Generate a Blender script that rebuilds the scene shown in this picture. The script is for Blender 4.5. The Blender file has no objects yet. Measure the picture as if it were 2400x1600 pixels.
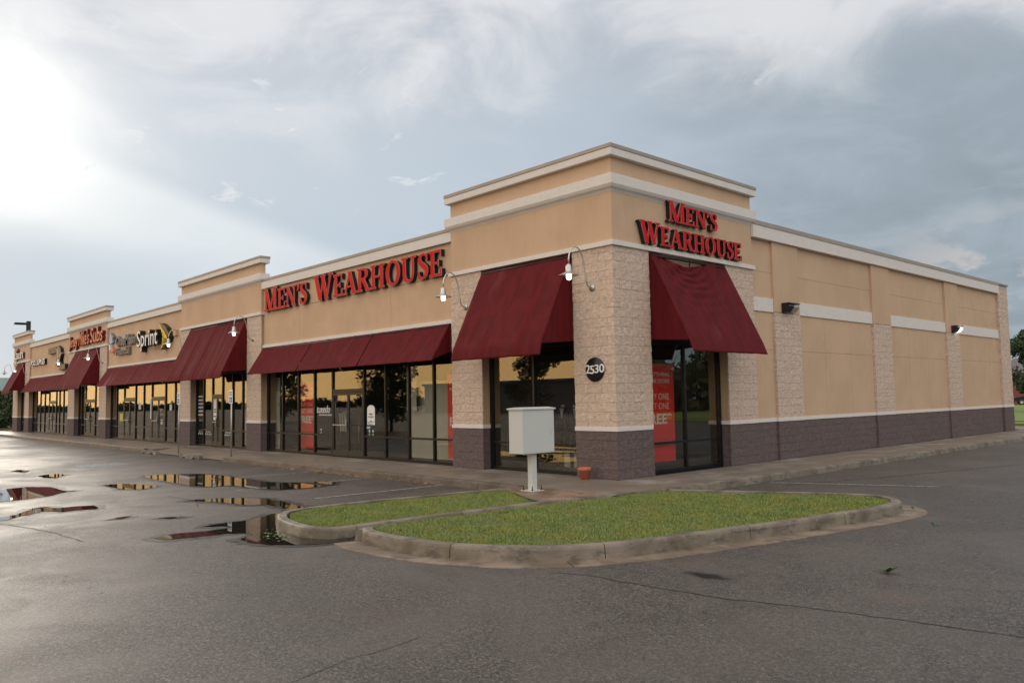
import bpy, bmesh, math, random
from mathutils import Vector, Matrix, noise
C = bpy.data.collections.new('place'); bpy.context.scene.collection.children.link(C)
SC = bpy.context.scene
rnd = random.Random(7)
R = math.radians

# ------------------------------------------------------------------ camera
cam_d = bpy.data.cameras.new('camera'); cam = bpy.data.objects.new('camera', cam_d); C.objects.link(cam)
YAW, PIT, ROL, F = R(47.40746), R(4.09891), R(-1.01761), 1873.993
fw = Vector((-math.sin(YAW)*math.cos(PIT), math.cos(YAW)*math.cos(PIT), math.sin(PIT)))
rt = Vector((math.cos(YAW), math.sin(YAW), 0)); up = rt.cross(fw)
r2 = rt*math.cos(ROL)+up*math.sin(ROL); u2 = -rt*math.sin(ROL)+up*math.cos(ROL)
M4 = Matrix((r2, u2, -fw)).transposed().to_4x4(); M4.translation = (11.0242, -13.1099, 1.752)
cam.matrix_world = M4
cam_d.sensor_width = 36; cam_d.lens = F/2400*36; cam_d.clip_end = 3000; cam_d.clip_start = .05
SC.camera = cam
SC.view_settings.view_transform = 'Standard'; SC.view_settings.look = 'None'
SC.view_settings.exposure = 0.0; SC.view_settings.gamma = 1

# ------------------------------------------------------------------ world
GLOW = Vector((-1.20, .15, .34)).normalized()
W = bpy.data.worlds.new('World'); SC.world = W; W.use_nodes = True
nt = W.node_tree; nt.nodes.clear()

class G:
    """tiny node graph helper"""
    def __init__(s, tree): s.t = tree
    def n(s, kind, **kw):
        nd = s.t.nodes.new(kind)
        for k, v in kw.items():
            if k.startswith('i_'): pass
            else: setattr(nd, k, v)
        return nd
    def put(s, sock, v):
        if isinstance(v, bpy.types.NodeSocket): s.t.links.new(v, sock)
        elif v is not None: sock.default_value = v
    def m(s, op, a, b=None, c=None, clamp=False):
        nd = s.n('ShaderNodeMath', operation=op, use_clamp=clamp)
        s.put(nd.inputs[0], a); s.put(nd.inputs[1], b)
        if c is not None: s.put(nd.inputs[2], c)
        return nd.outputs[0]
    def v(s, op, a, b=None, scale=None):
        nd = s.n('ShaderNodeVectorMath', operation=op); s.put(nd.inputs[0], a)
        if b is not None: s.put(nd.inputs[1], b)
        if scale is not None: s.put(nd.inputs['Scale'], scale)
        return nd.outputs['Value'] if op in ('DOT_PRODUCT', 'LENGTH', 'DISTANCE') else nd.outputs[0]
    def ss(s, x, a, b):
        nd = s.n('ShaderNodeMapRange', interpolation_type='SMOOTHSTEP'); s.put(nd.inputs[0], x)
        nd.inputs[1].default_value = a; nd.inputs[2].default_value = b
        return nd.outputs[0]
    def lin(s, x, a, b, c=0., d=1.):
        nd = s.n('ShaderNodeMapRange'); s.put(nd.inputs[0], x)
        for i, q in enumerate((a, b, c, d)): s.put(nd.inputs[i+1], q)
        return nd.outputs[0]
    def mix(s, f, a, b, blend='MIX'):
        nd = s.n('ShaderNodeMix', data_type='RGBA', blend_type=blend, clamp_factor=True)
        s.put(nd.inputs[0], f)
        for i, q in ((6, a), (7, b)):
            if isinstance(q, (tuple, list)) and len(q) == 3: q = (*q, 1)
            s.put(nd.inputs[i], q)
        return nd.outputs[2]
    def noise(s, vec, scale, detail=3, rough=.5, dist=0., out=0):
        nd = s.n('ShaderNodeTexNoise'); s.put(nd.inputs['Vector'], vec)
        nd.inputs['Scale'].default_value = scale; nd.inputs['Detail'].default_value = detail
        nd.inputs['Roughness'].default_value = rough; nd.inputs['Distortion'].default_value = dist
        return nd.outputs[out]
    def voro(s, vec, scale, out='Distance', feature='F1'):
        nd = s.n('ShaderNodeTexVoronoi', feature=feature); s.put(nd.inputs['Vector'], vec)
        nd.inputs['Scale'].default_value = scale
        return nd.outputs[out]
    def sep(s, v):
        nd = s.n('ShaderNodeSeparateXYZ'); s.put(nd.inputs[0], v); return nd.outputs
    def comb(s, x, y, z):
        nd = s.n('ShaderNodeCombineXYZ')
        for i, q in enumerate((x, y, z)): s.put(nd.inputs[i], q)
        return nd.outputs[0]
    def bump(s, h, strength=.3, dist=.01, normal=None):
        nd = s.n('ShaderNodeBump'); s.put(nd.inputs['Height'], h)
        nd.inputs['Strength'].default_value = strength; nd.inputs['Distance'].default_value = dist
        if normal is not None: s.put(nd.inputs['Normal'], normal)
        return nd.outputs[0]

g = G(nt)
def build_world():
    out = g.n('ShaderNodeOutputWorld'); bg = g.n('ShaderNodeBackground'); bg2 = g.n('ShaderNodeBackground')
    add = g.n('ShaderNodeMixShader')
    sky = g.n('ShaderNodeTexSky', sky_type='NISHITA'); sky.sun_disc = False
    sky.sun_elevation = math.asin(GLOW.z); sky.sun_rotation = math.atan2(GLOW.x, GLOW.y)
    g.put(bg.inputs[0], sky.outputs[0]); bg.inputs[1].default_value = .05
    d = g.n('ShaderNodeTexCoord').outputs['Generated']
    X, Y, Z = g.sep(d)
    dot = lambda v: g.v('DOT_PRODUCT', d, tuple(Vector(v).normalized()))
    # cloud plane coordinates
    inv = g.m('DIVIDE', 1., g.m('ADD', g.m('MAXIMUM', Z, 0.), .22))
    P = g.comb(g.m('MULTIPLY', X, inv), g.m('MULTIPLY', Y, inv), 0.)
    big = g.noise(P, .9, 4, .5, .3); mid = g.noise(P, 2.6, 6, .58, .6); fine = g.noise(P, 9., 6, .6, .8)
    # base: light milky blue to the west, slate to the north
    tn = g.ss(g.m('ADD', dot((-.30, .95, .05)), g.m('MULTIPLY', g.m('SUBTRACT', big, .5), .34)), .80, 1.06)
    base = g.mix(tn, (.51, .59, .67), (.235, .285, .325))
    low = g.ss(Z, .34, .0)
    base = g.mix(g.m('MULTIPLY', low, g.m('SUBTRACT', .5, g.m('MULTIPLY', tn, .35))), base, (.52, .66, .76))
    # soft mottling
    base = g.mix(g.m('MULTIPLY', g.ss(mid, .40, .68), .30), base, (.56, .62, .70))
    # high white veil (top of the picture and overhead)
    e = g.m('ADD', Z, g.m('ADD', g.m('MULTIPLY', g.m('SUBTRACT', big, .5), .30), g.m('MULTIPLY', g.m('SUBTRACT', mid, .5), .20)))
    veil = g.ss(e, .29, .46)
    veilc = g.mix(g.ss(mid, .36, .60), (.50, .54, .61), (.80, .81, .83))
    base = g.mix(g.m('MULTIPLY', veil, .9), base, veilc)
    # sun glow behind cloud in the west
    dg = dot(GLOW)
    gl = g.m('POWER', g.m('MAXIMUM', dg, 0.), 26.); gw = g.m('POWER', g.m('MAXIMUM', dg, 0.), 9.)
    base = g.mix(g.m('MULTIPLY', g.m('MULTIPLY', gw, .36, clamp=True), g.ss(Z, .08, .30)), base, (.88, .90, .93))
    # shaft of light falling to the right below the glow: band along a great circle
    a = Vector((-.93197, .23778, .2736)); b = Vector((-.854, .4837, .188)); n_ = a.cross(b).normalized()
    if n_.z < 0: n_ = -n_
    bd = g.v('DOT_PRODUCT', d, tuple(n_))
    below = g.m('MULTIPLY', g.ss(bd, .010, -.022), g.ss(bd, -.135, -.05))
    shaft = g.m('MULTIPLY', below, g.ss(dg, .76, 1.0))
    base = g.mix(g.m('MULTIPLY', shaft, .62), base, (.90, .94, .95))
    # bank of dark cloud below the glow
    base = g.mix(g.m('MULTIPLY', g.m('MULTIPLY', g.ss(g.m('ADD', Z, g.m('MULTIPLY', g.m('SUBTRACT', mid, .5), .12)), .20, .12), g.ss(dg, .7, .98)), .55), base, (.60, .68, .76))
    hot = g.v('SCALE', (.70, .65, .54), scale=g.m('MULTIPLY', g.m('POWER', g.m('MAXIMUM', dg, 0.), 140.), g.m('MULTIPLY', g.ss(g.m('ADD', Z, g.m('MULTIPLY', g.m('SUBTRACT', mid, .5), .10)), .12, .30), g.ss(Z, .50, .34))))
    base = g.v('ADD', base, hot)
    # little torn bright cloudlets
    wis = g.m('MULTIPLY', g.m('MULTIPLY', g.ss(fine, .60, .70), g.ss(big, .47, .58)), g.m('MULTIPLY', g.ss(Z, .17, .26), g.ss(Z, .48, .38)))
    base = g.mix(g.m('MULTIPLY', wis, .62), base, (.86, .88, .90))
    # warm broken cumulus low in the north
    cu = g.noise(g.v('MULTIPLY', d, (9., 9., 20.)), 1., 6, .6, .4)
    cum = g.m('MULTIPLY', g.m('MULTIPLY', g.ss(dot((-.17, .985, .07)), .962, .995), g.ss(Z, .22, .12)), g.ss(cu, .46, .58))
    base = g.mix(g.m('MULTIPLY', cum, .75), base, (.66, .62, .58))
    # sunset colour in the south-west, seen only in the shop windows
    gd = g.m('MULTIPLY', g.ss(dot((-.66, -.75, .02)), .50, .93), g.ss(Z, .42, .02))
    base = g.mix(gd, base, (2.5, 1.55, .62))
    # unseen overcast behind the camera, brightened to light the front and side walls
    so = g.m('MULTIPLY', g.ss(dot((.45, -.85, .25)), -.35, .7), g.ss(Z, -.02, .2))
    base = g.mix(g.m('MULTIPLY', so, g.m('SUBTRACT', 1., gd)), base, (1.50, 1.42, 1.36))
    # below the horizon
    base = g.mix(g.ss(Z, .0, -.03), base, (.18, .18, .17))
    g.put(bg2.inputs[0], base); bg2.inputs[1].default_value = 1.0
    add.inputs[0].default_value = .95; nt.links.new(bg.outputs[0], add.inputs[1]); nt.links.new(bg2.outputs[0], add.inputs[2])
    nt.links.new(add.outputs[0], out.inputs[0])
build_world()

sun_d = bpy.data.lights.new('sun', 'SUN'); sun = bpy.data.objects.new('sun', sun_d); C.objects.link(sun)
sun_d.energy = .8; sun_d.angle = R(15); sun_d.color = (1, .9, .75)
sun.rotation_euler = (-GLOW).to_track_quat('-Z', 'Y').to_euler(); sun.location = (-30, 0, 30)

# ------------------------------------------------------------------ helpers
def tag(o, label=None, cat=None, group=None, kind=None, category=None):
    cat = cat or category
    if label: o['label'] = label
    if cat: o['category'] = cat
    if group: o['group'] = group
    if kind: o['kind'] = kind
    return o
def empty(name, loc=(0, 0, 0), rz=0):
    o = bpy.data.objects.new(name, None); C.objects.link(o); o.location = loc; o.rotation_euler.z = rz
    o.empty_display_size = .2; return o
class MB:
    def __init__(s): s.v = []; s.f = []; s.fm = []; s.mat = 0; s.smooth = False; s.fs = []
    def face(s, idx): s.f.append(tuple(idx)); s.fm.append(s.mat); s.fs.append(s.smooth)
    def add(s, vs, fs):
        b = len(s.v); s.v += [tuple(p) for p in vs]
        for q in fs: s.face([b+i for i in q])
        return s
    def box(s, x0, x1, y0, y1, z0, z1):
        if x1 < x0: x0, x1 = x1, x0
        if y1 < y0: y0, y1 = y1, y0
        if z1 < z0: z0, z1 = z1, z0
        return s.add([(x0,y0,z0),(x1,y0,z0),(x1,y1,z0),(x0,y1,z0),(x0,y0,z1),(x1,y0,z1),(x1,y1,z1),(x0,y1,z1)],
              [(0,3,2,1),(4,5,6,7),(0,1,5,4),(1,2,6,5),(2,3,7,6),(3,0,4,7)])
    def prism(s, pts, vec):
        n = len(pts); vec = Vector(vec); a = [Vector(p) for p in pts]; b = [p+vec for p in a]
        fs = [tuple(range(n))[::-1], tuple(range(n, 2*n))] + [(i, (i+1) % n, n+(i+1) % n, n+i) for i in range(n)]
        return s.add(a+b, fs)
    def tube(s, pts, rad, seg=8, cap=True):
        pts = [Vector(p) for p in pts]; n = len(pts)
        rads = rad if isinstance(rad, (list, tuple)) else [rad]*n
        prev = None; base = len(s.v)
        for i, p in enumerate(pts):
            t = (pts[min(i+1, n-1)]-pts[max(i-1, 0)]).normalized()
            u = prev if prev is not None else (Vector((0, 0, 1)) if abs(t.z) < .9 else Vector((1, 0, 0)))
            u = (u-t*u.dot(t)).normalized(); prev = u; w = t.cross(u)
            for k in range(seg):
                a = 2*math.pi*k/seg; s.v.append(tuple(p+(u*math.cos(a)+w*math.sin(a))*rads[i]))
        sm = s.smooth; s.smooth = True
        for i in range(n-1):
            for k in range(seg):
                k2 = (k+1) % seg
                s.face((base+i*seg+k, base+i*seg+k2, base+(i+1)*seg+k2, base+(i+1)*seg+k))
        s.smooth = sm
        if cap:
            s.face([base+k for k in range(seg)][::-1]); s.face([base+(n-1)*seg+k for k in range(seg)])
        return s
    def lathe(s, prof, c=(0, 0, 0), seg=20, axis='z'):
        base = len(s.v); n = len(prof)
        for r_, h in prof:
            for k in range(seg):
                a = 2*math.pi*k/seg; x, y = r_*math.cos(a), r_*math.sin(a)
                q = (x, y, h) if axis == 'z' else ((x, h, y) if axis == 'y' else (h, x, y))
                s.v.append((c[0]+q[0], c[1]+q[1], c[2]+q[2]))
        sm = s.smooth; s.smooth = True
        for i in range(n-1):
            for k in range(seg):
                k2 = (k+1) % seg
                s.face((base+i*seg+k, base+i*seg+k2, base+(i+1)*seg+k2, base+(i+1)*seg+k))
        s.smooth = sm
        return s
    def disk(s, c, r_, axis='y', seg=32, h=.02):
        return s.lathe([(0.0001, 0), (r_, 0), (r_, h), (0.0001, h)], c, seg, axis)
    def build(s, name, mats, parent=None, bevel=0, **kw):
        if not isinstance(mats, (list, tuple)): mats = [mats]
        me = bpy.data.meshes.new(name); off = Vector((0, 0, 0)); q = parent
        while q: off += q.location; q = q.parent
        me.from_pydata([(x-off.x, y-off.y, z-off.z) for x, y, z in s.v], [], s.f)
        for m in mats: me.materials.append(m)
        me.polygons.foreach_set('material_index', s.fm); me.polygons.foreach_set('use_smooth', s.fs)
        me.update()
        o = bpy.data.objects.new(name, me); C.objects.link(o)
        if parent: o.parent = parent
        if bevel:
            b = o.modifiers.new('bevel', 'BEVEL'); b.width = bevel; b.segments = 2; b.limit_method = 'ANGLE'; b.angle_limit = R(50)
        if kw: tag(o, **kw)
        return o
def copy_tree(o, parent=None):
    c = o.copy(); C.objects.link(c); c.parent = parent
    for ch in list(o.children): copy_tree(ch, c)
    return c

# ------------------------------------------------------------------ materials
MATS = {}
def mat(name, color, rough=.6, metal=0., spec=.5, fn=None, emis=None, es=0., ior=None):
    m = bpy.data.materials.new(name); m.use_nodes = True; t = m.node_tree; b = t.nodes['Principled BSDF']
    b.inputs['Base Color'].default_value = (*color, 1); b.inputs['Roughness'].default_value = rough
    b.inputs['Metallic'].default_value = metal; b.inputs['Specular IOR Level'].default_value = spec
    if ior: b.inputs['IOR'].default_value = ior
    if emis: b.inputs['Emission Color'].default_value = (*emis, 1); b.inputs['Emission Strength'].default_value = es
    if fn: fn(G(t), b, color)
    MATS[name] = m; return m
def pos(h): return h.n('ShaderNodeNewGeometry').outputs['Position']
def f_stucco(h, b, c):
    p = pos(h)
    big = h.noise(p, .7, 4, .6); streak = h.noise(h.v('MULTIPLY', p, (5., 5., .5)), 1., 4, .6)
    f = h.m('ADD', h.m('MULTIPLY', big, .8), h.m('MULTIPLY', streak, .2))
    col = h.mix(h.ss(f, .35, .68), tuple(q*.92 for q in c), tuple(min(1, q*1.05) for q in c))
    fine = h.noise(p, 90., 3, .6)
    col = h.mix(h.m('MULTIPLY', h.ss(fine, .3, .7), .18), col, tuple(q*.7 for q in c))
    h.put(b.inputs['Base Color'], col)
    h.put(b.inputs['Normal'], h.bump(h.m('ADD', fine, h.m('MULTIPLY', h.noise(p, 14., 3), .5)), .35, .006))
stucco = mat('stucco_tan', (.585, .405, .265), .85, spec=.2, fn=f_stucco)
stucco_jamb = mat('stucco_reveal', (.50, .34, .20), .85, spec=.2, fn=f_stucco)
def f_trim(h, b, c):
    p = pos(h); s = h.noise(h.v('MULTIPLY', p, (3., 3., 9.)), 1., 5, .65)
    drip = h.noise(h.v('MULTIPLY', p, (12., 12., .8)), 1., 3, .6)
    col = h.mix(h.m('MULTIPLY', h.ss(s, .4, .75), .28), c, tuple(q*.76 for q in c))
    col = h.mix(h.m('MULTIPLY', h.ss(drip, .56, .74), .18), col, (c[0]*.6, c[1]*.55, c[2]*.48))
    h.put(b.inputs['Base Color'], col)
    h.put(b.inputs['Normal'], h.bump(h.noise(p, 70., 3), .25, .004))
trim = mat('trim_offwhite', (.70, .655, .60), .8, spec=.2, fn=f_trim)
flash = mat('coping_metal', (.36, .31, .26), .55, .2, fn=lambda h, b, c: h.put(b.inputs['Base Color'], h.mix(h.noise(pos(h), 3., 4), tuple(q*.75 for q in c), tuple(q*1.15 for q in c))))
def f_stone(h, b, c, var=.5):
    p = pos(h); x, y, z = h.sep(p)
    q = h.comb(h.m('ADD', x, y), h.m('SUBTRACT', z, .01), 0.)
    br = h.n('ShaderNodeTexBrick', offset=.5, squash=1.); h.put(br.inputs['Vector'], q)
    br.inputs['Scale'].default_value = 1.; br.inputs['Brick Width'].default_value = .406; br.inputs['Row Height'].default_value = .2032
    br.inputs['Mortar Size'].default_value = .009; br.inputs['Mortar Smooth'].default_value = .4; br.inputs['Bias'].default_value = 0.
    br.inputs['Color1'].default_value = (0, 0, 0, 1); br.inputs['Color2'].default_value = (1, 1, 1, 1); br.inputs['Mortar'].default_value = (.5, .5, .5, 1)
    n1 = h.noise(p, 3.2, 5, .62); n2 = h.noise(h.v('MULTIPLY', p, (10., 10., 20.)), 1., 5, .65)
    hi = (min(1, c[0]*1.22), min(1, c[1]*1.17), min(1, c[2]*1.13)); lo = (c[0]*.78, c[1]*.74, c[2]*.74); pk = (c[0]*1.05, c[1]*.94, c[2]*.88)
    col = h.mix(h.ss(n2, .34, .68), lo, hi)
    col = h.mix(h.m('MULTIPLY', h.ss(n1, .42, .66), .55), col, pk)
    col = h.mix(h.m('MULTIPLY', br.outputs[0], .30), col, tuple(q_*.72 for q_ in c))
    jn = h.m('MULTIPLY', br.outputs['Fac'], h.ss(h.noise(p, 2.3, 3), .32, .55))
    col = h.mix(h.m('MULTIPLY', jn, .62), col, tuple(q_*.48 for q_ in c))
    h.put(b.inputs['Base Color'], col)
    ht = h.m('SUBTRACT', h.m('ADD', h.m('MULTIPLY', h.noise(p, 9., 6, .7), .8), h.m('MULTIPLY', n2, .6)), h.m('MULTIPLY', br.outputs['Fac'], .22))
    h.put(b.inputs['Normal'], h.bump(ht, .8, .013))
stone = mat('split_face_stone', (.60, .490, .395), .9, spec=.15, fn=f_stone)
dark_stone = mat('split_face_plum', (.142, .113, .110), .85, spec=.2, fn=f_stone)
def f_awn(h, b, c):
    p = pos(h); x, y, z = h.sep(p)
    st = h.noise(h.v('MULTIPLY', p, (5., 5., .7)), 1., 4, .6)
    col = h.mix(h.ss(st, .35, .7), tuple(q*.85 for q in c), (c[0]*1.15, c[1]*1.15, c[2]*1.1))
    fade = h.noise(h.v('MULTIPLY', p, (1.6, 1.6, .35)), 1., 3, .55)
    col = h.mix(h.m('MULTIPLY', h.ss(fade, .60, .78), .20), col, (.20, .09, .09))
    h.put(b.inputs['Base Color'], col)
    h.put(b.inputs['Normal'], h.bump(h.m('ADD', h.noise(h.v('MULTIPLY', p, (4., 4., .9)), 1., 3), h.m('MULTIPLY', h.noise(p, 220., 2), .03)), .35, .03))
awn = mat('awning_canvas', (.105, .0065, .009), .75, spec=.15, fn=f_awn)
def f_awnB(h, b, c):
    p = pos(h); x, y, z = h.sep(p)
    st = h.noise(h.v('MULTIPLY', p, (7., 7., .6)), 1., 4, .6)
    col = h.mix(h.ss(st, .35, .7), tuple(q*.85 for q in c), (c[0]*1.15, c[1]*1.15, c[2]*1.1))
    fade = h.noise(h.v('MULTIPLY', h.v('ADD', p, (.0, .0, 0.)), (1.1, .3, .25)), 1., 2, .4)
    pale = h.m('MULTIPLY', h.ss(fade, .56, .70), h.ss(h.noise(h.v('MULTIPLY', p, (9., 2., .5)), 1., 2), .35, .6))
    col = h.mix(h.m('MULTIPLY', pale, .45), col, (.36, .24, .24))
    h.put(b.inputs['Base Color'], col)
    h.put(b.inputs['Normal'], h.bump(h.noise(h.v('MULTIPLY', p, (4., 4., .9)), 1., 3), .3, .03))
awn_faded = mat('awning_canvas_faded', (.115, .009, .012), .75, spec=.15, fn=f_awnB)
frame = mat('bronze_frame', (.012, .012, .012), .35, .3, .5)
black = mat('sign_return_black', (.008, .008, .009), .4)
metal = mat('galvanised_metal', (.52, .51, .49), .38, .85)
dkmetal = mat('dark_metal', (.02, .02, .02), .5, .5)
def f_letter(h, b, c):
    h.put(b.inputs['Base Color'], h.mix(h.noise(pos(h), 2.5, 3), tuple(q*.8 for q in c), c))
red = mat('sign_red', (.60, .010, .012), .5, spec=.12, fn=f_letter)
pale_edge = mat('sign_trim_cap', (.48, .30, .27), .4)
white = mat('sign_white', (.80, .80, .78), .45)
def f_conc(h, b, c, wet=True):
    p = pos(h); n1 = h.noise(p, .8, 5, .6, .3); n2 = h.noise(p, 9., 5, .65); n3 = h.noise(p, 110., 2)
    wetc = (c[0]*.52, c[1]*.44, c[2]*.38)
    x, y, z = h.sep(p)
    # the strip under the parapet stayed dry
    dry = h.m('MAXIMUM', h.m('MULTIPLY', h.ss(h.m('ADD', y, h.m('MULTIPLY', h.m('SUBTRACT', n2, .5), .3)), -.55, -.35), h.ss(x, 1.2, .9)),
              h.m('MULTIPLY', h.ss(h.m('ADD', x, h.m('MULTIPLY', h.m('SUBTRACT', n2, .5), .3)), .75, .5), h.ss(y, -.5, -.2)))
    w = h.m('MULTIPLY', h.ss(h.m('ADD', n1, h.m('MULTIPLY', n2, .3)), .44, .68), 1.)
    col = h.mix(w, h.mix(h.ss(n2, .3, .7), tuple(q*.8 for q in c), c), wetc) if wet else c
    col = h.mix(h.m('MAXIMUM', h.m('SUBTRACT', .72, h.m('MULTIPLY', dry, .72)), 0.), col, wetc)
    col = h.mix(h.m('MULTIPLY', h.ss(n3, .35, .75), .18), col, tuple(q*.4 for q in c))
    h.put(b.inputs['Base Color'], col)
    h.put(b.inputs['Roughness'], h.lin(h.m('MULTIPLY', w, h.m('SUBTRACT', 1., dry)), 0., 1., .75, .42))
    h.put(b.inputs['Normal'], h.bump(h.m('ADD', n3, n2), .25, .004))
conc = mat('sidewalk_concrete', (.36, .335, .295), .7, fn=f_conc)
def f_curb(h, b, c):
    p = pos(h); n1 = h.noise(p, 1.6, 5, .6, .5); n2 = h.noise(p, 12., 6, .7); x, y, z = h.sep(p)
    col = h.mix(h.ss(n1, .36, .66), c, (c[0]*.50, c[1]*.47, c[2]*.40))
    col = h.mix(h.m('MULTIPLY', h.ss(h.noise(h.v('MULTIPLY', p, (2.5, 2.5, 10.)), 1., 5, .7), .50, .66), .75), col, (.060, .052, .042))
    col = h.mix(h.m('MULTIPLY', h.ss(n2, .55, .72), .35), col, (.36, .31, .25))
    h.put(b.inputs['Base Color'], col)
    h.put(b.inputs['Normal'], h.bump(h.m('ADD', n2, h.noise(p, 100., 2)), .4, .006))
curbm = mat('curb_concrete', (.225, .190, .145), .62, fn=f_curb)
panm = mat('gutter_concrete', (.26, .195, .14), .55, fn=f_curb)
padm = mat('wet_pad_concrete', (.30, .20, .14), .5, fn=f_curb)
def f_asph(h, b, c):
    p = pos(h); x, y, z = h.sep(p); n0 = h.noise(p, .16, 4, .55, .4); n1 = h.noise(p, .9, 5, .6, .6)
    v = h.voro(p, 66., 'Color'); vs = h.sep(v)[0]; v2 = h.voro(p, 280., 'Color'); vs2 = h.sep(v2)[1]
    sp = h.m('ADD', h.m('MULTIPLY', vs, .6), h.m('MULTIPLY', vs2, .4))
    col = h.mix(h.ss(sp, .15, .95), tuple(q*.30 for q in c), tuple(q*2.0 for q in c))
    col = h.mix(h.m('MULTIPLY', h.ss(vs, .84, .97), .6), col, (.19, .175, .155))
    col = h.mix(h.m('MULTIPLY', h.ss(n1, .40, .68), .35), col, (c[0]*.62, c[1]*.58, c[2]*.55))
    col = h.mix(h.m('MULTIPLY', h.ss(h.noise(p, .32, 5, .65, .8), .45, .60), .38), col, (c[0]*1.7, c[1]*1.7, c[2]*1.7))
    rust = h.m('MULTIPLY', h.ss(h.noise(p, .7, 4, .5, .2), .62, .74), .22)
    col = h.mix(rust, col, (.16, .085, .055))
    h.put(b.inputs['Base Color'], col)
    wet = h.m('ADD', h.m('MULTIPLY', n0, .55), h.m('MULTIPLY', n1, .45))
    # the low western part of the lot drains badly and stays wet
    low = h.m('MULTIPLY', h.ss(x, 3.5, -5.), h.ss(h.m('ADD', wet, h.m('MULTIPLY', h.noise(p, 3., 4, .6), .15)), .42, .60))
    h.put(b.inputs['Roughness'], h.m('SUBTRACT', h.lin(h.ss(wet, .42, .60), 0., 1., .60, .50), h.m('MULTIPLY', low, .09)))
    h.put(b.inputs['Normal'], h.bump(h.m('ADD', h.m('ADD', sp, h.m('MULTIPLY', h.noise(p, 260., 2), .4)), h.m('MULTIPLY', n1, 2.5)), .6, .006))
asph = mat('wet_asphalt', (.070, .060, .052), .5, spec=.38, fn=f_asph)
def f_pud(h, b, c):
    p = pos(h)
    h.put(b.inputs['Normal'], h.bump(h.noise(p, 3., 3), .03, .004))
puddle = mat('puddle_water', (.022, .018, .014), .015, spec=.5, fn=f_pud, ior=1.4)
def f_damp(h, b, c):
    p = pos(h); h.put(b.inputs['Normal'], h.bump(h.noise(p, 120., 3), .6, .006)); h.put(b.inputs['Alpha'], h.ss(h.noise(p, 7., 4, .6), .26, .52))
damp = mat('damp_asphalt', (.022, .019, .016), .50, spec=.3, fn=f_damp)
bedm = mat('joint_bed', (.03, .027, .024), .8)
def f_grassbase(h, b, c):
    p = pos(h); h.put(b.inputs['Base Color'], h.mix(h.noise(p, 6., 5), (.045, .065, .012), (.10, .10, .03)))
soil = mat('turf_base', (.08, .09, .02), .9, fn=f_grassbase)
def f_leaf(h, b, c, a=.6, d=1.5):
    r_ = h.n('ShaderNodeNewGeometry').outputs['Random Per Island']; p = pos(h)
    cl = h.noise(p, 2.2, 3, .5)
    col = h.mix(r_, tuple(q*a for q in c), tuple(q*d for q in c))
    col = h.mix(h.m('MULTIPLY', h.ss(cl, .40, .66), .7), col, (c[0]*1.55, c[1]*1.15, c[2]*.9))
    h.put(b.inputs['Base Color'], col)
    b.inputs['Subsurface Weight'].default_value = 0
grassm = mat('grass_blades', (.175, .230, .055), .55, fn=f_leaf)
leafm = mat('leaves', (.042, .075, .018), .6, fn=f_leaf)
leafd = mat('leaves_dark', (.028, .052, .018), .6, fn=f_leaf)
bark = mat('bark', (.07, .05, .035), .9, fn=lambda h, b, c: h.put(b.inputs['Normal'], h.bump(h.noise(pos(h), 20., 4), .6, .02)))
paint_w = mat('faded_paint', (.34, .34, .33), .6, fn=lambda h, b, c: h.put(b.inputs['Alpha'], h.ss(h.noise(pos(h), 14., 5, .7), .36, .56)))
paint_b = mat('faded_blue_paint', (.36, .41, .48), .6, fn=lambda h, b, c: h.put(b.inputs['Alpha'], h.m('MULTIPLY', h.ss(h.noise(pos(h), 9., 5, .7), .34, .6), .6)))
boxm = mat('cabinet_paint', (.54, .55, .53), .5, fn=lambda h, b, c: h.put(b.inputs['Base Color'], h.mix(h.ss(h.noise(pos(h), 2.2, 4, .6), .40, .75), c, (.55, .56, .52))))
terra = mat('terracotta', (.52, .15, .085), .7, fn=lambda h, b, c: h.put(b.inputs['Base Color'], h.mix(h.noise(pos(h), 12., 4), tuple(q*.75 for q in c), tuple(q*1.1 for q in c))))
poster = mat('poster_red', (.85, .028, .022), .5)
postw = mat('poster_text', (.80, .78, .76), .5)
post_pale = mat('poster_text_pale', (.62, .30, .28), .5)
floor_m = mat('interior_floor', (.06, .055, .05), .8)
inwall = mat('interior_wall', (.16, .155, .145), .9)
inwhite = mat('display_panel', (.62, .60, .54), .7)
cloth_d = mat('suit_cloth', (.035, .035, .042), .85)
cloth_l = mat('shirt_cloth', (.55, .56, .58), .8)
bulb = mat('lit_bulb', (1, .9, .7), .3, emis=(1, .80, .50), es=9.)
bulb_off = mat('unlit_bulb', (.5, .5, .47), .2)
lens_on = mat('lit_lens', (1, 1, .95), .3, emis=(1, .97, .86), es=2.5)
lens_off = mat('clear_lens', (.34, .34, .33), .2)
brickm = mat('red_brick', (.20, .062, .045), .85)
roofgreen = mat('green_metal_roof', (.05, .14, .12), .5)
greyroof = mat('grey_roof', (.12, .11, .11), .8)
yellow = mat('sign_yellow', (.80, .58, .03), .4)
orange = mat('sign_orange_glow', (.66, .22, .13), .5, spec=.2, emis=(1, .30, .14), es=.06)
redret = mat('sign_return_red', (.12, .008, .008), .5)
greysign = mat('sign_grey', (.17, .165, .16), .5)
bluesign = mat('sign_blue', (.20, .36, .60), .4)
teal = mat('sign_teal', (.05, .25, .28), .5)
car_black = mat('car_black', (.012, .013, .016), .2, spec=.6)
car_glass = mat('car_glass', (.10, .12, .13), .1)
tyre = mat('tyre', (.015, .015, .015), .8)
rim = mat('rim', (.5, .5, .5), .3, .8)
tail = mat('tail_light', (.5, .01, .01), .3)
hc_blue = mat('sign_blue_dark', (.02, .06, .30), .4)
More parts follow.
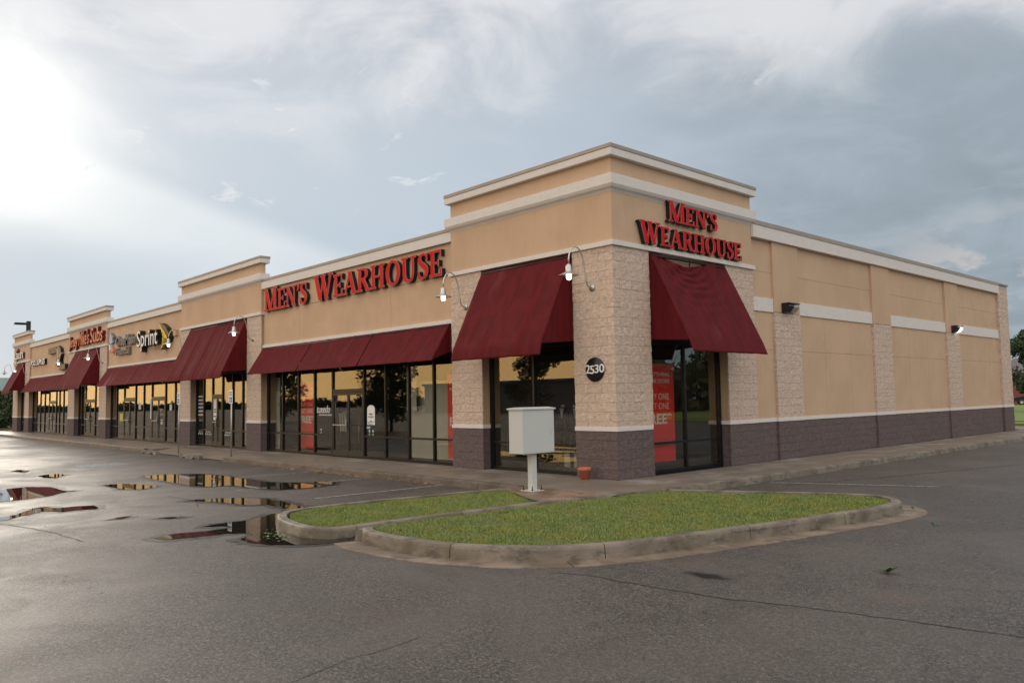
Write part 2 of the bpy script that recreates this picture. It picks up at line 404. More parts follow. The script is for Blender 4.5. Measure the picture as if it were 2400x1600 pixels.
def make_glass():
    m = bpy.data.materials.new('tinted_glass'); m.use_nodes = True; t = m.node_tree; t.nodes.clear(); h = G(t)
    out = h.n('ShaderNodeOutputMaterial'); tr = h.n('ShaderNodeBsdfTransparent'); gl = h.n('ShaderNodeBsdfGlossy'); mx = h.n('ShaderNodeMixShader')
    tr.inputs[0].default_value = (.86, .86, .82, 1); gl.inputs['Roughness'].default_value = 0.004; gl.inputs[0].default_value = (.92, .90, .86, 1)
    lw = h.n('ShaderNodeLayerWeight'); lw.inputs[0].default_value = .5
    fr = h.m('ADD', .085, h.m('MULTIPLY', h.m('POWER', lw.outputs['Facing'], 5.), .915))
    h.put(gl.inputs['Normal'], h.bump(h.noise(pos(h), .6, 1), .006, .01))
    t.links.new(fr, mx.inputs[0]); t.links.new(tr.outputs[0], mx.inputs[1]); t.links.new(gl.outputs[0], mx.inputs[2]); t.links.new(mx.outputs[0], out.inputs[0])
    MATS['glass'] = m; return m
glass = make_glass()

# ------------------------------------------------------------------ text
def text_mesh(body, w, h, extrude=0., bold=0., shear=0., pad=0.):
    """vertices/faces of a word in the built-in font, fitted to w x h in the xz plane (front toward -y)"""
    cu = bpy.data.curves.new('t', 'FONT'); cu.body = body; cu.size = 1; cu.offset = bold; cu.shear = shear
    cu.extrude = .5 if extrude else 0; cu.resolution_u = 4
    o = bpy.data.objects.new('t', cu); C.objects.link(o)
    dg = bpy.context.evaluated_depsgraph_get(); me = bpy.data.meshes.new_from_object(o.evaluated_get(dg))
    vs = [v.co.copy() for v in me.vertices]; fs = [tuple(p.vertices) for p in me.polygons]
    bpy.data.objects.remove(o); bpy.data.curves.remove(cu); bpy.data.meshes.remove(me)
    x0 = min(v.x for v in vs); x1 = max(v.x for v in vs); y0 = min(v.y for v in vs); y1 = max(v.y for v in vs)
    vs = [Vector(((v.x-x0)/(x1-x0)*w, -v.z*2*extrude/1.0*.5 if extrude else 0., (v.y-y0)/(y1-y0)*h)) for v in vs]
    return vs, fs
def split_letters(vs, fs):
    par = list(range(len(vs)))
    def find(a):
        while par[a] != a: par[a] = par[par[a]]; a = par[a]
        return a
    # merge by shared position too (text caps and sides may be split)
    key = {}
    for i, v in enumerate(vs):
        k = (round(v.x, 4), round(v.z, 4))
        if k in key: par[find(i)] = find(key[k])
        else: key[k] = i
    for f in fs:
        for q in f[1:]: par[find(q)] = find(f[0])
    comp = {}
    for i in range(len(vs)): comp.setdefault(find(i), []).append(i)
    cs = sorted(comp.values(), key=lambda c: min(vs[i].x for i in c)); groups = []
    for c in cs:
        a = min(vs[i].x for i in c); b = max(vs[i].x for i in c)
        if groups and a < groups[-1][1]-.35*min(b-a, groups[-1][1]-groups[-1][2]): groups[-1][0] += c; groups[-1][1] = max(b, groups[-1][1])
        else: groups.append([list(c), b, a])
    res = []
    for gr, _b, _a in groups:
        ix = {q: k for k, q in enumerate(gr)}
        res.append(([vs[q] for q in gr], [tuple(ix[q] for q in f) for f in fs if f[0] in ix]))
    return res
def flat_text(mb, body, x0, y, z0, w, h, bold=.0, axis='y', shear=0., thick=.003):
    """thin lettering lying on a face that looks toward -y (axis y) or +x (axis x)"""
    vs, fs = text_mesh(body, w, h, thick, bold, shear)
    if axis == 'y': mb.add([(x0+v.x, y+v.y, z0+v.z) for v in vs], fs)
    else: mb.add([(y-v.y, x0+v.x, z0+v.z) for v in vs], fs)

# ================================================================== SETTING
A = -.15
def struct(o, kind='structure'): o['kind'] = kind; return o
m = MB(); m.add([(-450, -300, A), (300, -300, A), (300, 29.5, A), (-450, 29.5, A)], [(0, 1, 2, 3)])
m.add([(-450, 29.5, A), (300, 29.5, A), (300, 500, A), (-450, 500, A)], [(0, 1, 2, 3)])
struct(m.build('parking_lot', asph))
m = MB(); m.box(-60.5, 2.2, 27.6, 34.5, A-.2, A+.012)
struct(m.build('driveway', conc))
m = MB()
for x0, x1, y0, y1 in ((-90, 60, 36.0, 38.5), (-90, 60, 40.5, 96.)): m.box(x0, x1, y0, y1, A-.2, A+.10)
soil_far = m.build('lawn', mat('far_lawn', (.14, .20, .035), .9, fn=lambda h, b, c: h.put(b.inputs['Base Color'], h.mix(h.noise(pos(h), .6, 5), tuple(q*.7 for q in c), tuple(q*1.3 for q in c)))))
struct(soil_far)
m = MB(); m.box(-140, -61.2, 1.7, 12, A-.2, A+.08); struct(m.build('verge', soil))

# sidewalks: slabs with open joints over a dark bed
m = MB(); m.box(-59.9, -24.2, -1.93, .5, -.14, -.02); m.box(-24.19, -14.81, -1.0, .5, -.14, -.021); m.box(-14.8, 1.55, -1.93, .5, -.14, -.02); m.box(-.3, 1.55, -.5, 27.2, -.135, -.021)
struct(m.build('sidewalk_bed', bedm))
m = MB(); x = 1.52
ramp0, ramp1 = -23.3, -15.6
while x > -60:
    nx = x-1.52
    def slab(a, b, y0, y1, za=0., zb=0.):
        a += .006; b -= .006; y0 += .006; y1 -= .006
        m.add([(a, y0, za), (b, y0, za), (b, y1, zb), (a, y1, zb), (a, y0, -.13), (b, y0, -.13), (b, y1, -.13), (a, y1, -.13)],
              [(0, 1, 2, 3), (0, 4, 5, 1), (1, 5, 6, 2), (2, 6, 7, 3), (3, 7, 4, 0)])
    inr = nx > ramp0-.8 and x < ramp1+.8
    if x > 1.4: slab(nx, x, -1.85, 0.)
    elif inr:
        slab(nx, x, -1.05, .3 if x < 0 else 0.)
        slab(nx, x, -2.0, -1.05, -.125, 0.)
    else:
        slab(nx, x, -1.85, .3)
    x = nx
y = .0
while y < 26.8:
    a, b, y0, y1 = .0, 1.6, y, y+1.52
    m.add([(a, y0+.006, 0), (b, y0+.006, 0), (b, y1-.006, 0), (a, y1-.006, 0), (a, y0+.006, -.12), (b, y0+.006, -.12), (b, y1-.006, -.12), (a, y1-.006, -.12)],
          [(0, 1, 2, 3), (0, 4, 5, 1), (1, 5, 6, 2), (2, 6, 7, 3), (3, 7, 4, 0)])
    y += 1.52
struct(m.build('sidewalk', conc, bevel=.004))

def sweep(mb, path, prof, step=2.3, gap=.012, side=1):
    """sweep profile [(outward offset, z)] along a ground path in joints of about `step`; outward is to the right of travel * side"""
    P = [Vector((p[0], p[1])) for p in path]; pts = [P[0]]
    # smooth resample (Catmull-Rom)
    n = len(P); out = []
    for i in range(n-1):
        p0, p1, p2, p3 = P[max(i-1, 0)], P[i], P[i+1], P[min(i+2, n-1)]
        k = max(2, int((p2-p1).length/.12))
        for j in range(k):
            t = j/k
            out.append(.5*((2*p1)+(p2-p0)*t+(2*p0-5*p1+4*p2-p3)*t*t+(3*p1-p0-3*p2+p3)*t**3))
    out.append(P[-1])
    nor = []
    for i in range(len(out)):
        t = (out[min(i+1, len(out)-1)]-out[max(i-1, 0)]).normalized(); nor.append(Vector((t.y, -t.x))*side)
    s = 0; rings = []; start = 0; cur = [0]
    def emit(idx):
        if len(idx) < 2: return
        base = len(mb.v); k = len(prof)
        for q in idx:
            c = out[q].copy()
            if q == idx[0] and q != 0: c += (out[q+1]-out[q]).normalized()*gap
            for off, z in prof:
                w = c+nor[q]*off; mb.v.append((w.x, w.y, z+.004*noise.noise(Vector((w.x*1.3, w.y*1.3, 0)))))
        for r_ in range(len(idx)-1):
            for j in range(k-1):
                q = (base+r_*k+j, base+r_*k+j+1, base+(r_+1)*k+j+1, base+(r_+1)*k+j)
                mb.face(q if side > 0 else q[::-1])
        mb.face([base+j for j in range(k)]); mb.face([base+(len(idx)-1)*k+j for j in range(k)][::-1])
    acc = 0
    for i in range(1, len(out)):
        acc += (out[i]-out[i-1]).length; cur.append(i)
        if acc > step*(.85+.3*rnd.random()) : emit(cur); cur = [i]; acc = 0
    emit(cur)
    return [(p.x, p.y) for p in out], nor
CURB = [(-.15, -.13), (-.15, -.004), (-.14, 0), (-.03, 0), (-.008, -.012), (.003, -.04), (.022, -.16)]
def curb(name, path, prof=CURB, side=1, m_=curbm, **kw):
    mb = MB(); r_ = sweep(mb, path, prof, side=side, **kw); struct(mb.build(name, m_)); return r_
curbd = mat('curb_wet', (.135, .105, .078), .55, fn=f_curb)
# kerb of the shop walk, west part, then middle part down to the island
curb('curb', [(-60.2, .6), (-60.3, -1.0), (-59.8, -1.9), (-58, -2.0), (-40, -2.0), (-23.4, -2.0)], m_=curbd)
curb('curb', [(-15.5, -2.0), (-10, -2.0), (-5, -2.0), (-1.6, -2.0), (-.95, -2.02)], m_=curbd)
W_ISL = [(-.95, -2.03), (-1.02, -3.0), (-1.25, -4.6), (-1.38, -6.1), (-1.33, -6.75), (-1.05, -7.14), (-.48, -7.42), (.2, -7.55), (.62, -7.55), (.98, -7.38), (1.06, -7.0), (1.12, -5.5), (1.27, -3.4), (1.5, -1.8), (1.65, -.5), (1.75, 1.5)]
wpath, _ = curb('curb', W_ISL, prof=CURB, step=1.9)
curb('curb', [(1.75, 1.5), (1.77, 6), (1.77, 12), (1.77, 20), (1.75, 26), (1.6, 27.2), (.8, 27.9), (-1, 28.1)])
E_ISL = [(1.34, -7.08), (1.55, -7.2), (2.05, -7.27), (2.92, -7.17), (3.5, -6.98), (4.07, -6.63), (4.50, -6.12), (4.84, -5.34), (5.14, -4.09), (5.41, -2.75), (5.63, -1.55), (5.77, -.50), (5.71, .12), (5.38, .60), (4.88, .75), (3.84, .35), (2.7, -.27), (1.85, -.70)]
CURB2 = [(-.15, -.13), (-.15, .012), (-.14, .018), (-.03, .018), (-.008, .008), (.003, -.02), (.018, -.16)]
epath, en = curb('curb', E_ISL, prof=CURB2, step=2.0)
# gutter pans
PAN = [(.01, -.17), (.010, A+.005), (.36, A+.010), (.365, -.17)]
curb('gutter', [(1.42, -7.17), (1.7, -7.24)]+E_ISL[2:15], prof=PAN, m_=panm, step=3.1)
# short end slope of the east kerb
m = MB(); m.prism([(1.20, -7.02, -.15), (1.36, -7.22, -.15), (1.40, -7.20, .012), (1.34, -7.05, .012)], (.12, .10, 0)); struct(m.build('curb', curbm))

def fill(name, path, z, m_, jit=0):
    bm = bmesh.new(); vs = [bm.verts.new((p[0], p[1], z)) for p in path]; bm.faces.new(vs)
    bmesh.ops.triangulate(bm, faces=bm.faces[:]); me = bpy.data.meshes.new(name); bm.to_mesh(me); bm.free(); me.materials.append(m_)
    o = bpy.data.objects.new(name, me); C.objects.link(o)
    if me.polygons[0].normal.z < 0: me.flip_normals()
    return o
def inset(path, nor, d): return [(p[0]-n.x*d, p[1]-n.y*d) for p, n in zip(path, nor)]
g1 = [(-.86, -3.30), (-1.08, -4.6), (-1.22, -6.1), (-1.17, -6.65), (-.95, -6.99), (-.44, -7.26), (.2, -7.39), (.55, -7.38), (.82, -7.22), (.90, -6.9), (.96, -5.5), (1.10, -3.5), (.92, -3.40), (-.1, -2.88), (-.5, -2.68), (-.82, -2.90)]
g2 = inset(epath, en, .16)+[(1.78, -.95), (1.62, -1.8), (1.40, -3.4), (1.24, -5.5), (1.20, -6.7)]
struct(fill('planting_strip', g1[:13]+[(1.30, -1.88), (-.84, -1.88), (-.84, -2.9)], -.03, soil)); struct(fill('planting_strip', g2, -.028, soil))
struct(fill('concrete_pad', [(-.82, -2.9), (-.5, -2.68), (-.1, -2.88), (.92, -3.40), (1.11, -3.42), (1.36, -1.86), (-.85, -1.86)], -.003, padm))
def inside(p, poly):
    c = False; n = len(poly); j = n-1
    for i in range(n):
        if (poly[i][1] > p[1]) != (poly[j][1] > p[1]) and p[0] < (poly[j][0]-poly[i][0])*(p[1]-poly[i][1])/(poly[j][1]-poly[i][1])+poly[i][0]: c = not c
        j = i
    return c
def grass(name, poly, n, z, h, label):
    vs, fs = [], []; xs = [p[0] for p in poly]; ys = [p[1] for p in poly]; k = 0
    while k < n:
        x, y = rnd.uniform(min(xs), max(xs)), rnd.uniform(min(ys), max(ys))
        if not inside((x, y), poly): continue
        k += 1
        if noise.noise((x*2.7, y*2.7, 9)) > .42 and rnd.random() < .6: continue
        a = rnd.random()*6.283; hh = h*(.5+.8*rnd.random())*(.85+.9*noise.noise((x*1.6, y*1.6, 3))); w = .0035+rnd.random()*.003
        lx, ly = math.cos(a+1.2)*hh*rnd.uniform(.1, .8), math.sin(a+1.2)*hh*rnd.uniform(.1, .8); b = len(vs)
        vs += [(x-math.cos(a)*w, y-math.sin(a)*w, z), (x+math.cos(a)*w, y+math.sin(a)*w, z), (x+lx, y+ly, z+hh)]; fs.append((b, b+1, b+2))
    mb = MB(); mb.add(vs, fs); return mb.build(name, grassm, kind='stuff', label=label, category='grass')
grass('grass', g1, 60000, -.032, .034, 'short green lawn on the narrow island behind the white cabinet')
grass('grass', g2, 150000, -.030, .034, 'short green lawn filling the large rounded island at the corner')

# puddles traced where they lie
PUD = {
'a': [(-14.34,-7.68),(-14.71,-7.41),(-14.63,-7.18),(-14.18,-7.01),(-13.61,-7.28),(-13.17,-7.54),(-13.51,-7.72)],
'b': [(-11.66,-5.81),(-11.81,-5.39),(-11.49,-4.92),(-11.03,-4.5),(-10.05,-4.3),(-8.93,-4.32),(-7.26,-4.29),(-6.47,-3.8),(-6.4,-3.37),(-5.89,-3.29),(-5.51,-3.59),(-5.41,-4.09),(-5.4,-4.58),(-5.47,-4.9),(-6.09,-5.07),(-7.35,-5.27),(-7.4,-5.72),(-7.99,-5.89),(-9.09,-5.9),(-10.07,-5.87),(-10.68,-5.93)],
'c': [(-9.99,-7.28),(-10.04,-7.01),(-9.83,-6.72),(-8.65,-6.4),(-8.31,-6.66),(-8.17,-6.99),(-8.56,-7.25),(-9.3,-7.27)],
'd': [(-11.02,-9.87),(-10.89,-9.21),(-11.08,-8.91),(-11.12,-8.59),(-10.61,-8.24),(-9.92,-8.22),(-9.3,-8.23),(-9.17,-8.01),(-8.95,-8.31),(-8.48,-8.7),(-8.32,-8.96),(-8.1,-9.24),(-8.11,-9.47),(-8.11,-9.7),(-8.33,-10.19)],
'e': [(-6.32,-9.49),(-6.45,-9.28),(-5.98,-9.13),(-6.0,-8.83),(-5.88,-8.53),(-5.24,-8.65),(-5.33,-8.96),(-5.32,-9.21),(-5.69,-9.45),(-5.41,-9.68),(-5.31,-9.87),(-4.92,-10.13),(-4.86,-10.46),(-5.65,-10.33),(-5.43,-10.11),(-5.64,-9.87)],
'f': [(-5.19,-7.08),(-5.13,-6.76),(-5.02,-6.49),(-4.73,-6.12),(-4.16,-5.83),(-3.46,-5.86),(-2.45,-5.94),(-2.07,-6.24),(-2.21,-6.36),(-2.69,-6.29),(-3.29,-6.25),(-3.49,-6.5),(-3.92,-6.61),(-4.39,-6.75),(-4.8,-6.93)],
'g': [(-1.05,-9.08),(-1.11,-8.91),(-1.18,-8.7),(-1.12,-8.49),(-1.02,-8.31),(-1.05,-8.13),(-1.06,-7.96),(-1.12,-7.83),(-1.32,-7.91),(-1.54,-8.17),(-1.63,-7.98),(-1.68,-7.69),(-1.63,-7.39),(-1.83,-7.09),(-2.01,-6.79),(-2.12,-6.45),(-1.3,-6.83),(-.55,-7.21),(-.06,-7.39),(.45,-7.13),(1.0,-6.96),(1.17,-7.16),(1.24,-7.42),(1.22,-7.70),(.98,-7.98),(.66,-8.18),(.34,-8.26),(-.02,-8.24),(-.18,-7.94),(-.4,-7.94),(-.58,-8.16),(-.6,-8.39),(-.69,-8.75),(-.76,-9.0)],
'h': [(-3.11,-8.32),(-3.09,-8.17),(-3.01,-8.04),(-2.84,-7.91),(-2.82,-8.07),(-2.83,-8.22)],
'i': [(-3.55,-9.01),(-3.73,-8.69),(-3.74,-8.53),(-3.48,-8.76)],
'j': [(-16.9,-7.9),(-17.4,-7.6),(-16.6,-7.45),(-15.9,-7.7)]}
def wobble(path, d, amp):
    out = []; n = len(path); cx = sum(p[0] for p in path)/n; cy = sum(p[1] for p in path)/n
    for i in range(n):
        a, b = path[i], path[(i+1) % n]; k = max(1, int(math.hypot(b[0]-a[0], b[1]-a[1])/.12))
        for j in range(k):
            x = a[0]+(b[0]-a[0])*j/k; y = a[1]+(b[1]-a[1])*j/k
            w = noise.noise((x*2.4, y*2.4, 1))*amp+noise.noise((x*7, y*7, 5))*amp*.5
            tx, ty = b[0]-a[0], b[1]-a[1]; L = math.hypot(tx, ty) or 1
            out.append((x+(ty/L)*(w), y-(tx/L)*(w)))
    return out
def grow(path, d):
    n = len(path); ar = sum(path[i][0]*path[(i+1) % n][1]-path[(i+1) % n][0]*path[i][1] for i in range(n)); s = 1 if ar > 0 else -1; out = []
    for i in range(n):
        a, b = path[i-1], path[(i+1) % n]; tx, ty = b[0]-a[0], b[1]-a[1]; L = math.hypot(tx, ty) or 1
        out.append((path[i][0]+s*ty/L*d, path[i][1]-s*tx/L*d))
    return out
for i, (k, p) in enumerate(PUD.items()):
    struct(fill('damp_margin', wobble(grow(p, .16 if len(p) > 12 else .10), 0, .12), A+.0015+.0003*i, damp))
    struct(fill('puddle', wobble(p, 0, .05), A+.008, puddle))

# cracks, painted lines
def ribbon(name, pts, w, z, m_, amp=.03):
    path = []
    for i in range(len(pts)-1):
        a, b = Vector(pts[i]), Vector(pts[i+1]); k = max(1, int((b-a).length/.10))
        for j in range(k):
            p = a+(b-a)*j/k; q = amp*(noise.noise((p.x*3, p.y*3, 2))+.6*noise.noise((p.x*11, p.y*11, 4)))
            path.append((p.x+q, p.y-q))
    path.append(tuple(pts[-1])); mb = MB(); n = len(path)
    for i, p in enumerate(path):
        a, b = path[max(i-1, 0)], path[min(i+1, n-1)]; L = math.hypot(b[0]-a[0], b[1]-a[1]) or 1; nx, ny = (b[1]-a[1])/L, -(b[0]-a[0])/L
        ww = w*(.6+.9*abs(noise.noise((p[0]*5, p[1]*5, 8)))) if amp else w
        mb.v += [(p[0]-nx*ww, p[1]-ny*ww, z), (p[0]+nx*ww, p[1]+ny*ww, z)]
    for i in range(n-1): mb.face((2*i, 2*i+1, 2*i+3, 2*i+2))
    return struct(mb.build(name, m_))
crackm = mat('crack_tar', (.016, .014, .012), .7)
ribbon('asphalt_crack', [(4.75, -6.75), (5.22, -6.62), (5.89, -6.60), (6.69, -6.5), (7.55, -6.23), (8.44, -6.08), (10.5, -5.7)], .010, A+.004, crackm)
ribbon('asphalt_crack', [(5.9, -10.6), (5.71, -9.98), (5.70, -9.62), (5.64, -9.22)], .005, A+.004, crackm)
ribbon('asphalt_crack', [(-4.9, -10.4), (-2.9, -9.95), (-1.55, -9.85)], .012, A+.004, crackm)
ribbon('asphalt_crack', [(-6.4, -7.0), (-5.0, -6.95), (-4.1, -7.25)], .012, A+.004, crackm)
ribbon('asphalt_crack', [(-5.2, -8.4), (-3.9, -6.9), (-2.2, -5.4), (-1.5, -4.9)], .010, A+.004, crackm)


ribbon('asphalt_crack', [(2.4, 2.4), (3.5, 6), (5, 12)], .015, A+.004, crackm)
for pts, w, m_ in (([(1.9, 2.78), (4.87, 4.04)], .045, paint_w), ([(-3.45, -5.2), (-3.4, -2.05)], .045, paint_w), ([(-6.2, -5.6), (-6.2, -2.2)], .045, paint_w), ([(-9.1, -5.6), (-9.1, -2.2)], .045, paint_w),
                   ):
    ribbon('parking_line', pts, w, A+.006, m_, amp=0)
for cx in (-21.6, -17.2):
    m = MB(); m.add([(cx-.7, -6.0, A+.006), (cx+.7, -6.0, A+.006), (cx+.7, -4.6, A+.006), (cx-.7, -4.6, A+.006)], [(0, 1, 2, 3)])
    struct(m.build('parking_marking', paint_b))

# ================================================================== BUILDING
B = tag(empty('shopping_center_building', (0, 0, 0)), 'long tan stucco shopping strip with four raised towers, stone pillars and a cream cornice', 'building')
def stone_strip(mb, path, z0, z1, amp=.007, step=.05):
    """rugged split-face skin along a plan path (list of xy); outward is to the right of travel"""
    P = [Vector((p[0], p[1])) for p in path]; pts = []; nors = []
    for i in range(len(P)-1):
        a, b = P[i], P[i+1]; t = (b-a).normalized(); n = Vector((t.y, -t.x)); k = max(1, round((b-a).length/step))
        for j in range(k+(1 if i == len(P)-2 else 0)):
            nn = n.copy()
            if j == 0 and i > 0:
                t0 = (P[i]-P[i-1]).normalized(); nn = n+Vector((t0.y, -t0.x))
            pts.append(a+(b-a)*min(1, j/k)); nors.append(nn)
    nz = max(1, round((z1-z0)/step)); base = len(mb.v); k = len(pts)
    for r_ in range(nz+1):
        z = z0+(z1-z0)*r_/nz; row = int((z+.001)/.2032)
        for p, n in zip(pts, nors):
            blk = int(((p.x+p.y)/.406+ (row % 2)*.5)//1)
            d = amp*(1.0*noise.noise((p.x*6, p.y*6, z*11))+.6*noise.noise((p.x*15, p.y*15, z*24)))+.005*(((blk*73+row*151) % 17)/17-.5)
            d += .006
            mb.v.append((p.x+n.x*d, p.y+n.y*d, z))
    for r_ in range(nz):
        for j in range(k-1):
            a = base+r_*k+j; mb.face((a, a+1, a+k+1, a+k))
def pillar(path, core, z_top=5.01, reveal=None):
    """core = (x0,x1,y0,y1)"""
    x0, x1, y0, y1 = core
    m = MB(); m.box(x0+.012, x1-.012, y0+.012, y1, 1.10, z_top)
    o = m.build('pillar', stucco_jamb, B)
    m = MB(); stone_strip(m, path, 1.10, z_top); m.build('stone_face', stone, o)
    m = MB(); m.box(x0+.012, x1-.012, y0+.012, y1, -.02, 1.04); stone_strip(m, path, -.02, 1.03, amp=.008); m.build('pillar_base', dark_stone, o)
    m = MB(); m.box(x0-.022, x1+.022, y0-.022, y1-.02, 1.022, 1.118); m.build('pillar_trim', trim, o, bevel=.006)
    return o
def fp(x0, x1, d=.26, dl=.0):  # front pillar with short return
    return [(x0, d), (x0, 0), (x1, 0), (x1, .035)]
pillar([(-1.18, .035), (-1.18, 0), (0, 0), (0, 1.24), (-.035, 1.24)], (-1.18, 0, 0, 1.24))
pillar(fp(-5.58, -4.37, .08), (-5.58, -4.37, 0, .6))
pillar([(-.035, 4.32), (0, 4.32), (0, 5.63), (-.3, 5.63)], (-.6, 0, 4.32, 5.63))
for a, b in ((-24.9, -23.75), (-18.12, -16.93), (-43.4, -42.0), (-37.0, -35.74), (-58.85, -57.3), (-55.07, -53.72)):
    pillar(fp(a, b, .12), (a, b, 0, .6))

def bands(mb, x0, x1, y0, y1, z0, z1, ov): mb.box(x0-ov, x1+ov, y0-ov, y1+ov, z0, z1)
def tower(x0, x1, y1):
    m = MB(); m.box(x0, x1, 0, y1, 5.05, 6.97)
    m.box(x0+.02, x1-.02, .14, .60, 3.06, 5.049)         # wall behind the awning
    o = m.build('tower', stucco, B)
    m = MB(); bands(m, x0, x1, 0, y1, 5.012, 5.118, .06); m.build('tower_trim', trim, o, bevel=.006)
    m = MB(); ov = .12; z = [6.20, 6.34, 6.56]
    a = [(x0, 0), (x1, 0), (x1, y1), (x0, y1)]; s = [(-1, -1), (1, -1), (1, 1), (-1, 1)]
    rings = [(0.002, 6.19), (.035, 6.235), (.085, 6.275), (ov, 6.335), (ov, 6.555), (0.002, 6.575)]
    for d, zz in rings: m.v += [(p[0]+q[0]*d, p[1]+q[1]*d, zz) for p, q in zip(a, s)]
    for r_ in range(len(rings)-1):
        for j in range(4): m.face((r_*4+j, r_*4+(j+1) % 4, (r_+1)*4+(j+1) % 4, (r_+1)*4+j))
    m.build('cornice', trim, o)
    m = MB(); bands(m, x0, x1, 0, y1, 6.95, 7.115, ov); c = m.build('coping', trim, o, bevel=.008)
    m = MB(); bands(m, x0, x1, 0, y1, 7.118, 7.205, ov+.012); m.build('flashing', flash, c, bevel=.006)
    return o
tower(-5.58, 0, 5.63); tower(-24.9, -16.93, .16); tower(-43.4, -35.74, .16); tower(-58.85, -53.72, .14)
def panel(x0, x1, scores=()):
    m = MB()
    xs = sorted([x0]+[s for s in scores]+[x1]); zs = [3.80, 5.09, 5.99] if scores else [3.80, 5.99]
    for i in range(len(xs)-1):
        for j in range(len(zs)-1):
            a = xs[i]+(.006 if i else 0); b = xs[i+1]-(.006 if i < len(xs)-2 else 0); c = zs[j]+(.006 if j else 0); d = zs[j+1]-(.006 if j < len(zs)-2 else 0)
            m.box(a, b, .10, .16, c, d)
    m.box(x0, x1, .165, .5, 3.06, 6.1)
    o = m.build('wall_panel', stucco, B)
    m = MB(); m.box(x0, x1, .05, .15, 3.785, 3.89); m.build('wall_trim', trim, o, bevel=.005)
    m = MB(); m.box(x0, x1, .0, .45, 5.965, 6.235); c = m.build('coping', trim, o, bevel=.008)
    m = MB(); m.box(x0, x1, -.014, .5, 6.238, 6.33); m.build('flashing', flash, c, bevel=.006)
panel(-16.93, -5.58, (-14.18, -8.58)); panel(-35.74, -24.9, (-30.3,)); panel(-53.72, -43.4)
# shell, roof and inside
m = MB(); m.box(-58.8, -.3, .3, 26.4, 5.35, 5.45); B_roof = m.build('roof', greyroof, B)
m = MB(); m.box(-58.7, -.3, .4, 26.3, .004, .02); m.build('floor', floor_m, B)
m = MB(); m.box(-58.85, -.3, 26.3, 26.6, -.1, 6.2); m.box(-58.85, -58.55, .6, 26.3, -.1, 6.2)
for x in (-18.0, -24.3, -35.2, -42.8, -53.5): m.box(x-.08, x+.08, .5, 26.2, .02, 5.3)
m.box(-58.5, -.5, 7.0, 7.15, .02, 5.3); m.box(-58.5, -.5, .5, 7.0, 3.3, 3.34)
m.build('interior_wall', inwall, B)

# side wall
def side_wall():
    m = MB(); edges = [(5.63, 6.68), (8.07, 12.87), (14.25, 19.25), (20.6, 25.4)]
    vs = {1: [9.63, 11.29], 2: [15.79, 17.5], 3: []}
    for k, (a, b) in enumerate(edges):
        ys = [a]+vs.get(k, [])+[b]
        for j, (c, d) in enumerate(((1.11, 2.937), (2.943, 3.96), (3.96, 5.027), (5.033, 5.9))):
            yy = ys if j < 2 else [a, b]
            for i in range(len(yy)-1): m.box(-.12, -.07, yy[i]+(.004 if i else 0), yy[i+1]-(.004 if i < len(yy)-2 else 0), c, d)
    m.box(-.4, -.122, 5.63, 26.3, -.1, 6.0)
    o = m.build('side_wall', stucco, B)
    m = MB(); stone_strip(m, [(-.07, 5.63), (-.07, 25.4)], -.05, 1.03, amp=.006, step=.08); m.build('stone_wainscot', dark_stone, o)
    for a, b in edges:
        m = MB(); m.box(-.10, -.045, a-.01, b+.01, 1.022, 1.118); m.build('wainscot_trim', trim, o, bevel=.005)
        m = MB(); m.box(-.10, -.03, a, b, 3.955, 4.32); m.build('wall_band', trim, o, bevel=.005)
    for a, b in ((6.68, 8.07), (12.87, 14.25), (19.25, 20.6)):
        m = MB(); m.box(-.12, .0, a, b, 3.97, 5.9); p = m.build('pilaster', stucco, o)
        m = MB(); m.box(-.12, -.012, a+.01, b-.01, 1.1, 3.96); stone_strip(m, [(-.1, a), (0, a), (0, b), (-.1, b)], 1.11, 3.955, amp=.008); m.build('stone_face', stone, p)
        m = MB(); m.box(-.12, -.012, a+.01, b-.01, 0, 1.04); stone_strip(m, [(-.1, a), (0, a), (0, b), (-.1, b)], -.02, 1.03, amp=.006); m.build('pilaster_base', dark_stone, p)
        m = MB(); m.box(-.1, .022, a-.022, b+.022, 1.022, 1.118); m.build('pilaster_trim', trim, p, bevel=.005)
    m = MB(); m.box(-.30, .012, 25.42, 26.63, 1.10, 6.2); stone_strip(m, [(-.1, 25.4), (.025, 25.4), (.025, 26.65), (-.3, 26.65)], 1.11, 6.28, amp=.014); p = m.build('end_pillar', stone, o)
    m = MB(); m.box(-.30, .012, 25.42, 26.63, -.1, 1.04); stone_strip(m, [(-.1, 25.4), (.025, 25.4), (.025, 26.65), (-.3, 26.65)], -.05, 1.03); m.build('end_pillar_base', dark_stone, p)
    m = MB(); m.box(-.1, .05, 25.37, 26.67, 1.022, 1.118); m.build('end_pillar_trim', trim, p, bevel=.005)
    m = MB(); m.box(-.3, .08, 5.64, 25.4, 5.885, 6.225); c = m.build('coping', trim, o, bevel=.008)
    m = MB(); m.box(-.4, .095, 5.65, 26.7, 6.285, 6.345); m.box(-.4, .095, 5.65, 25.38, 6.228, 6.285); m.build('flashing', flash, c)
side_wall()

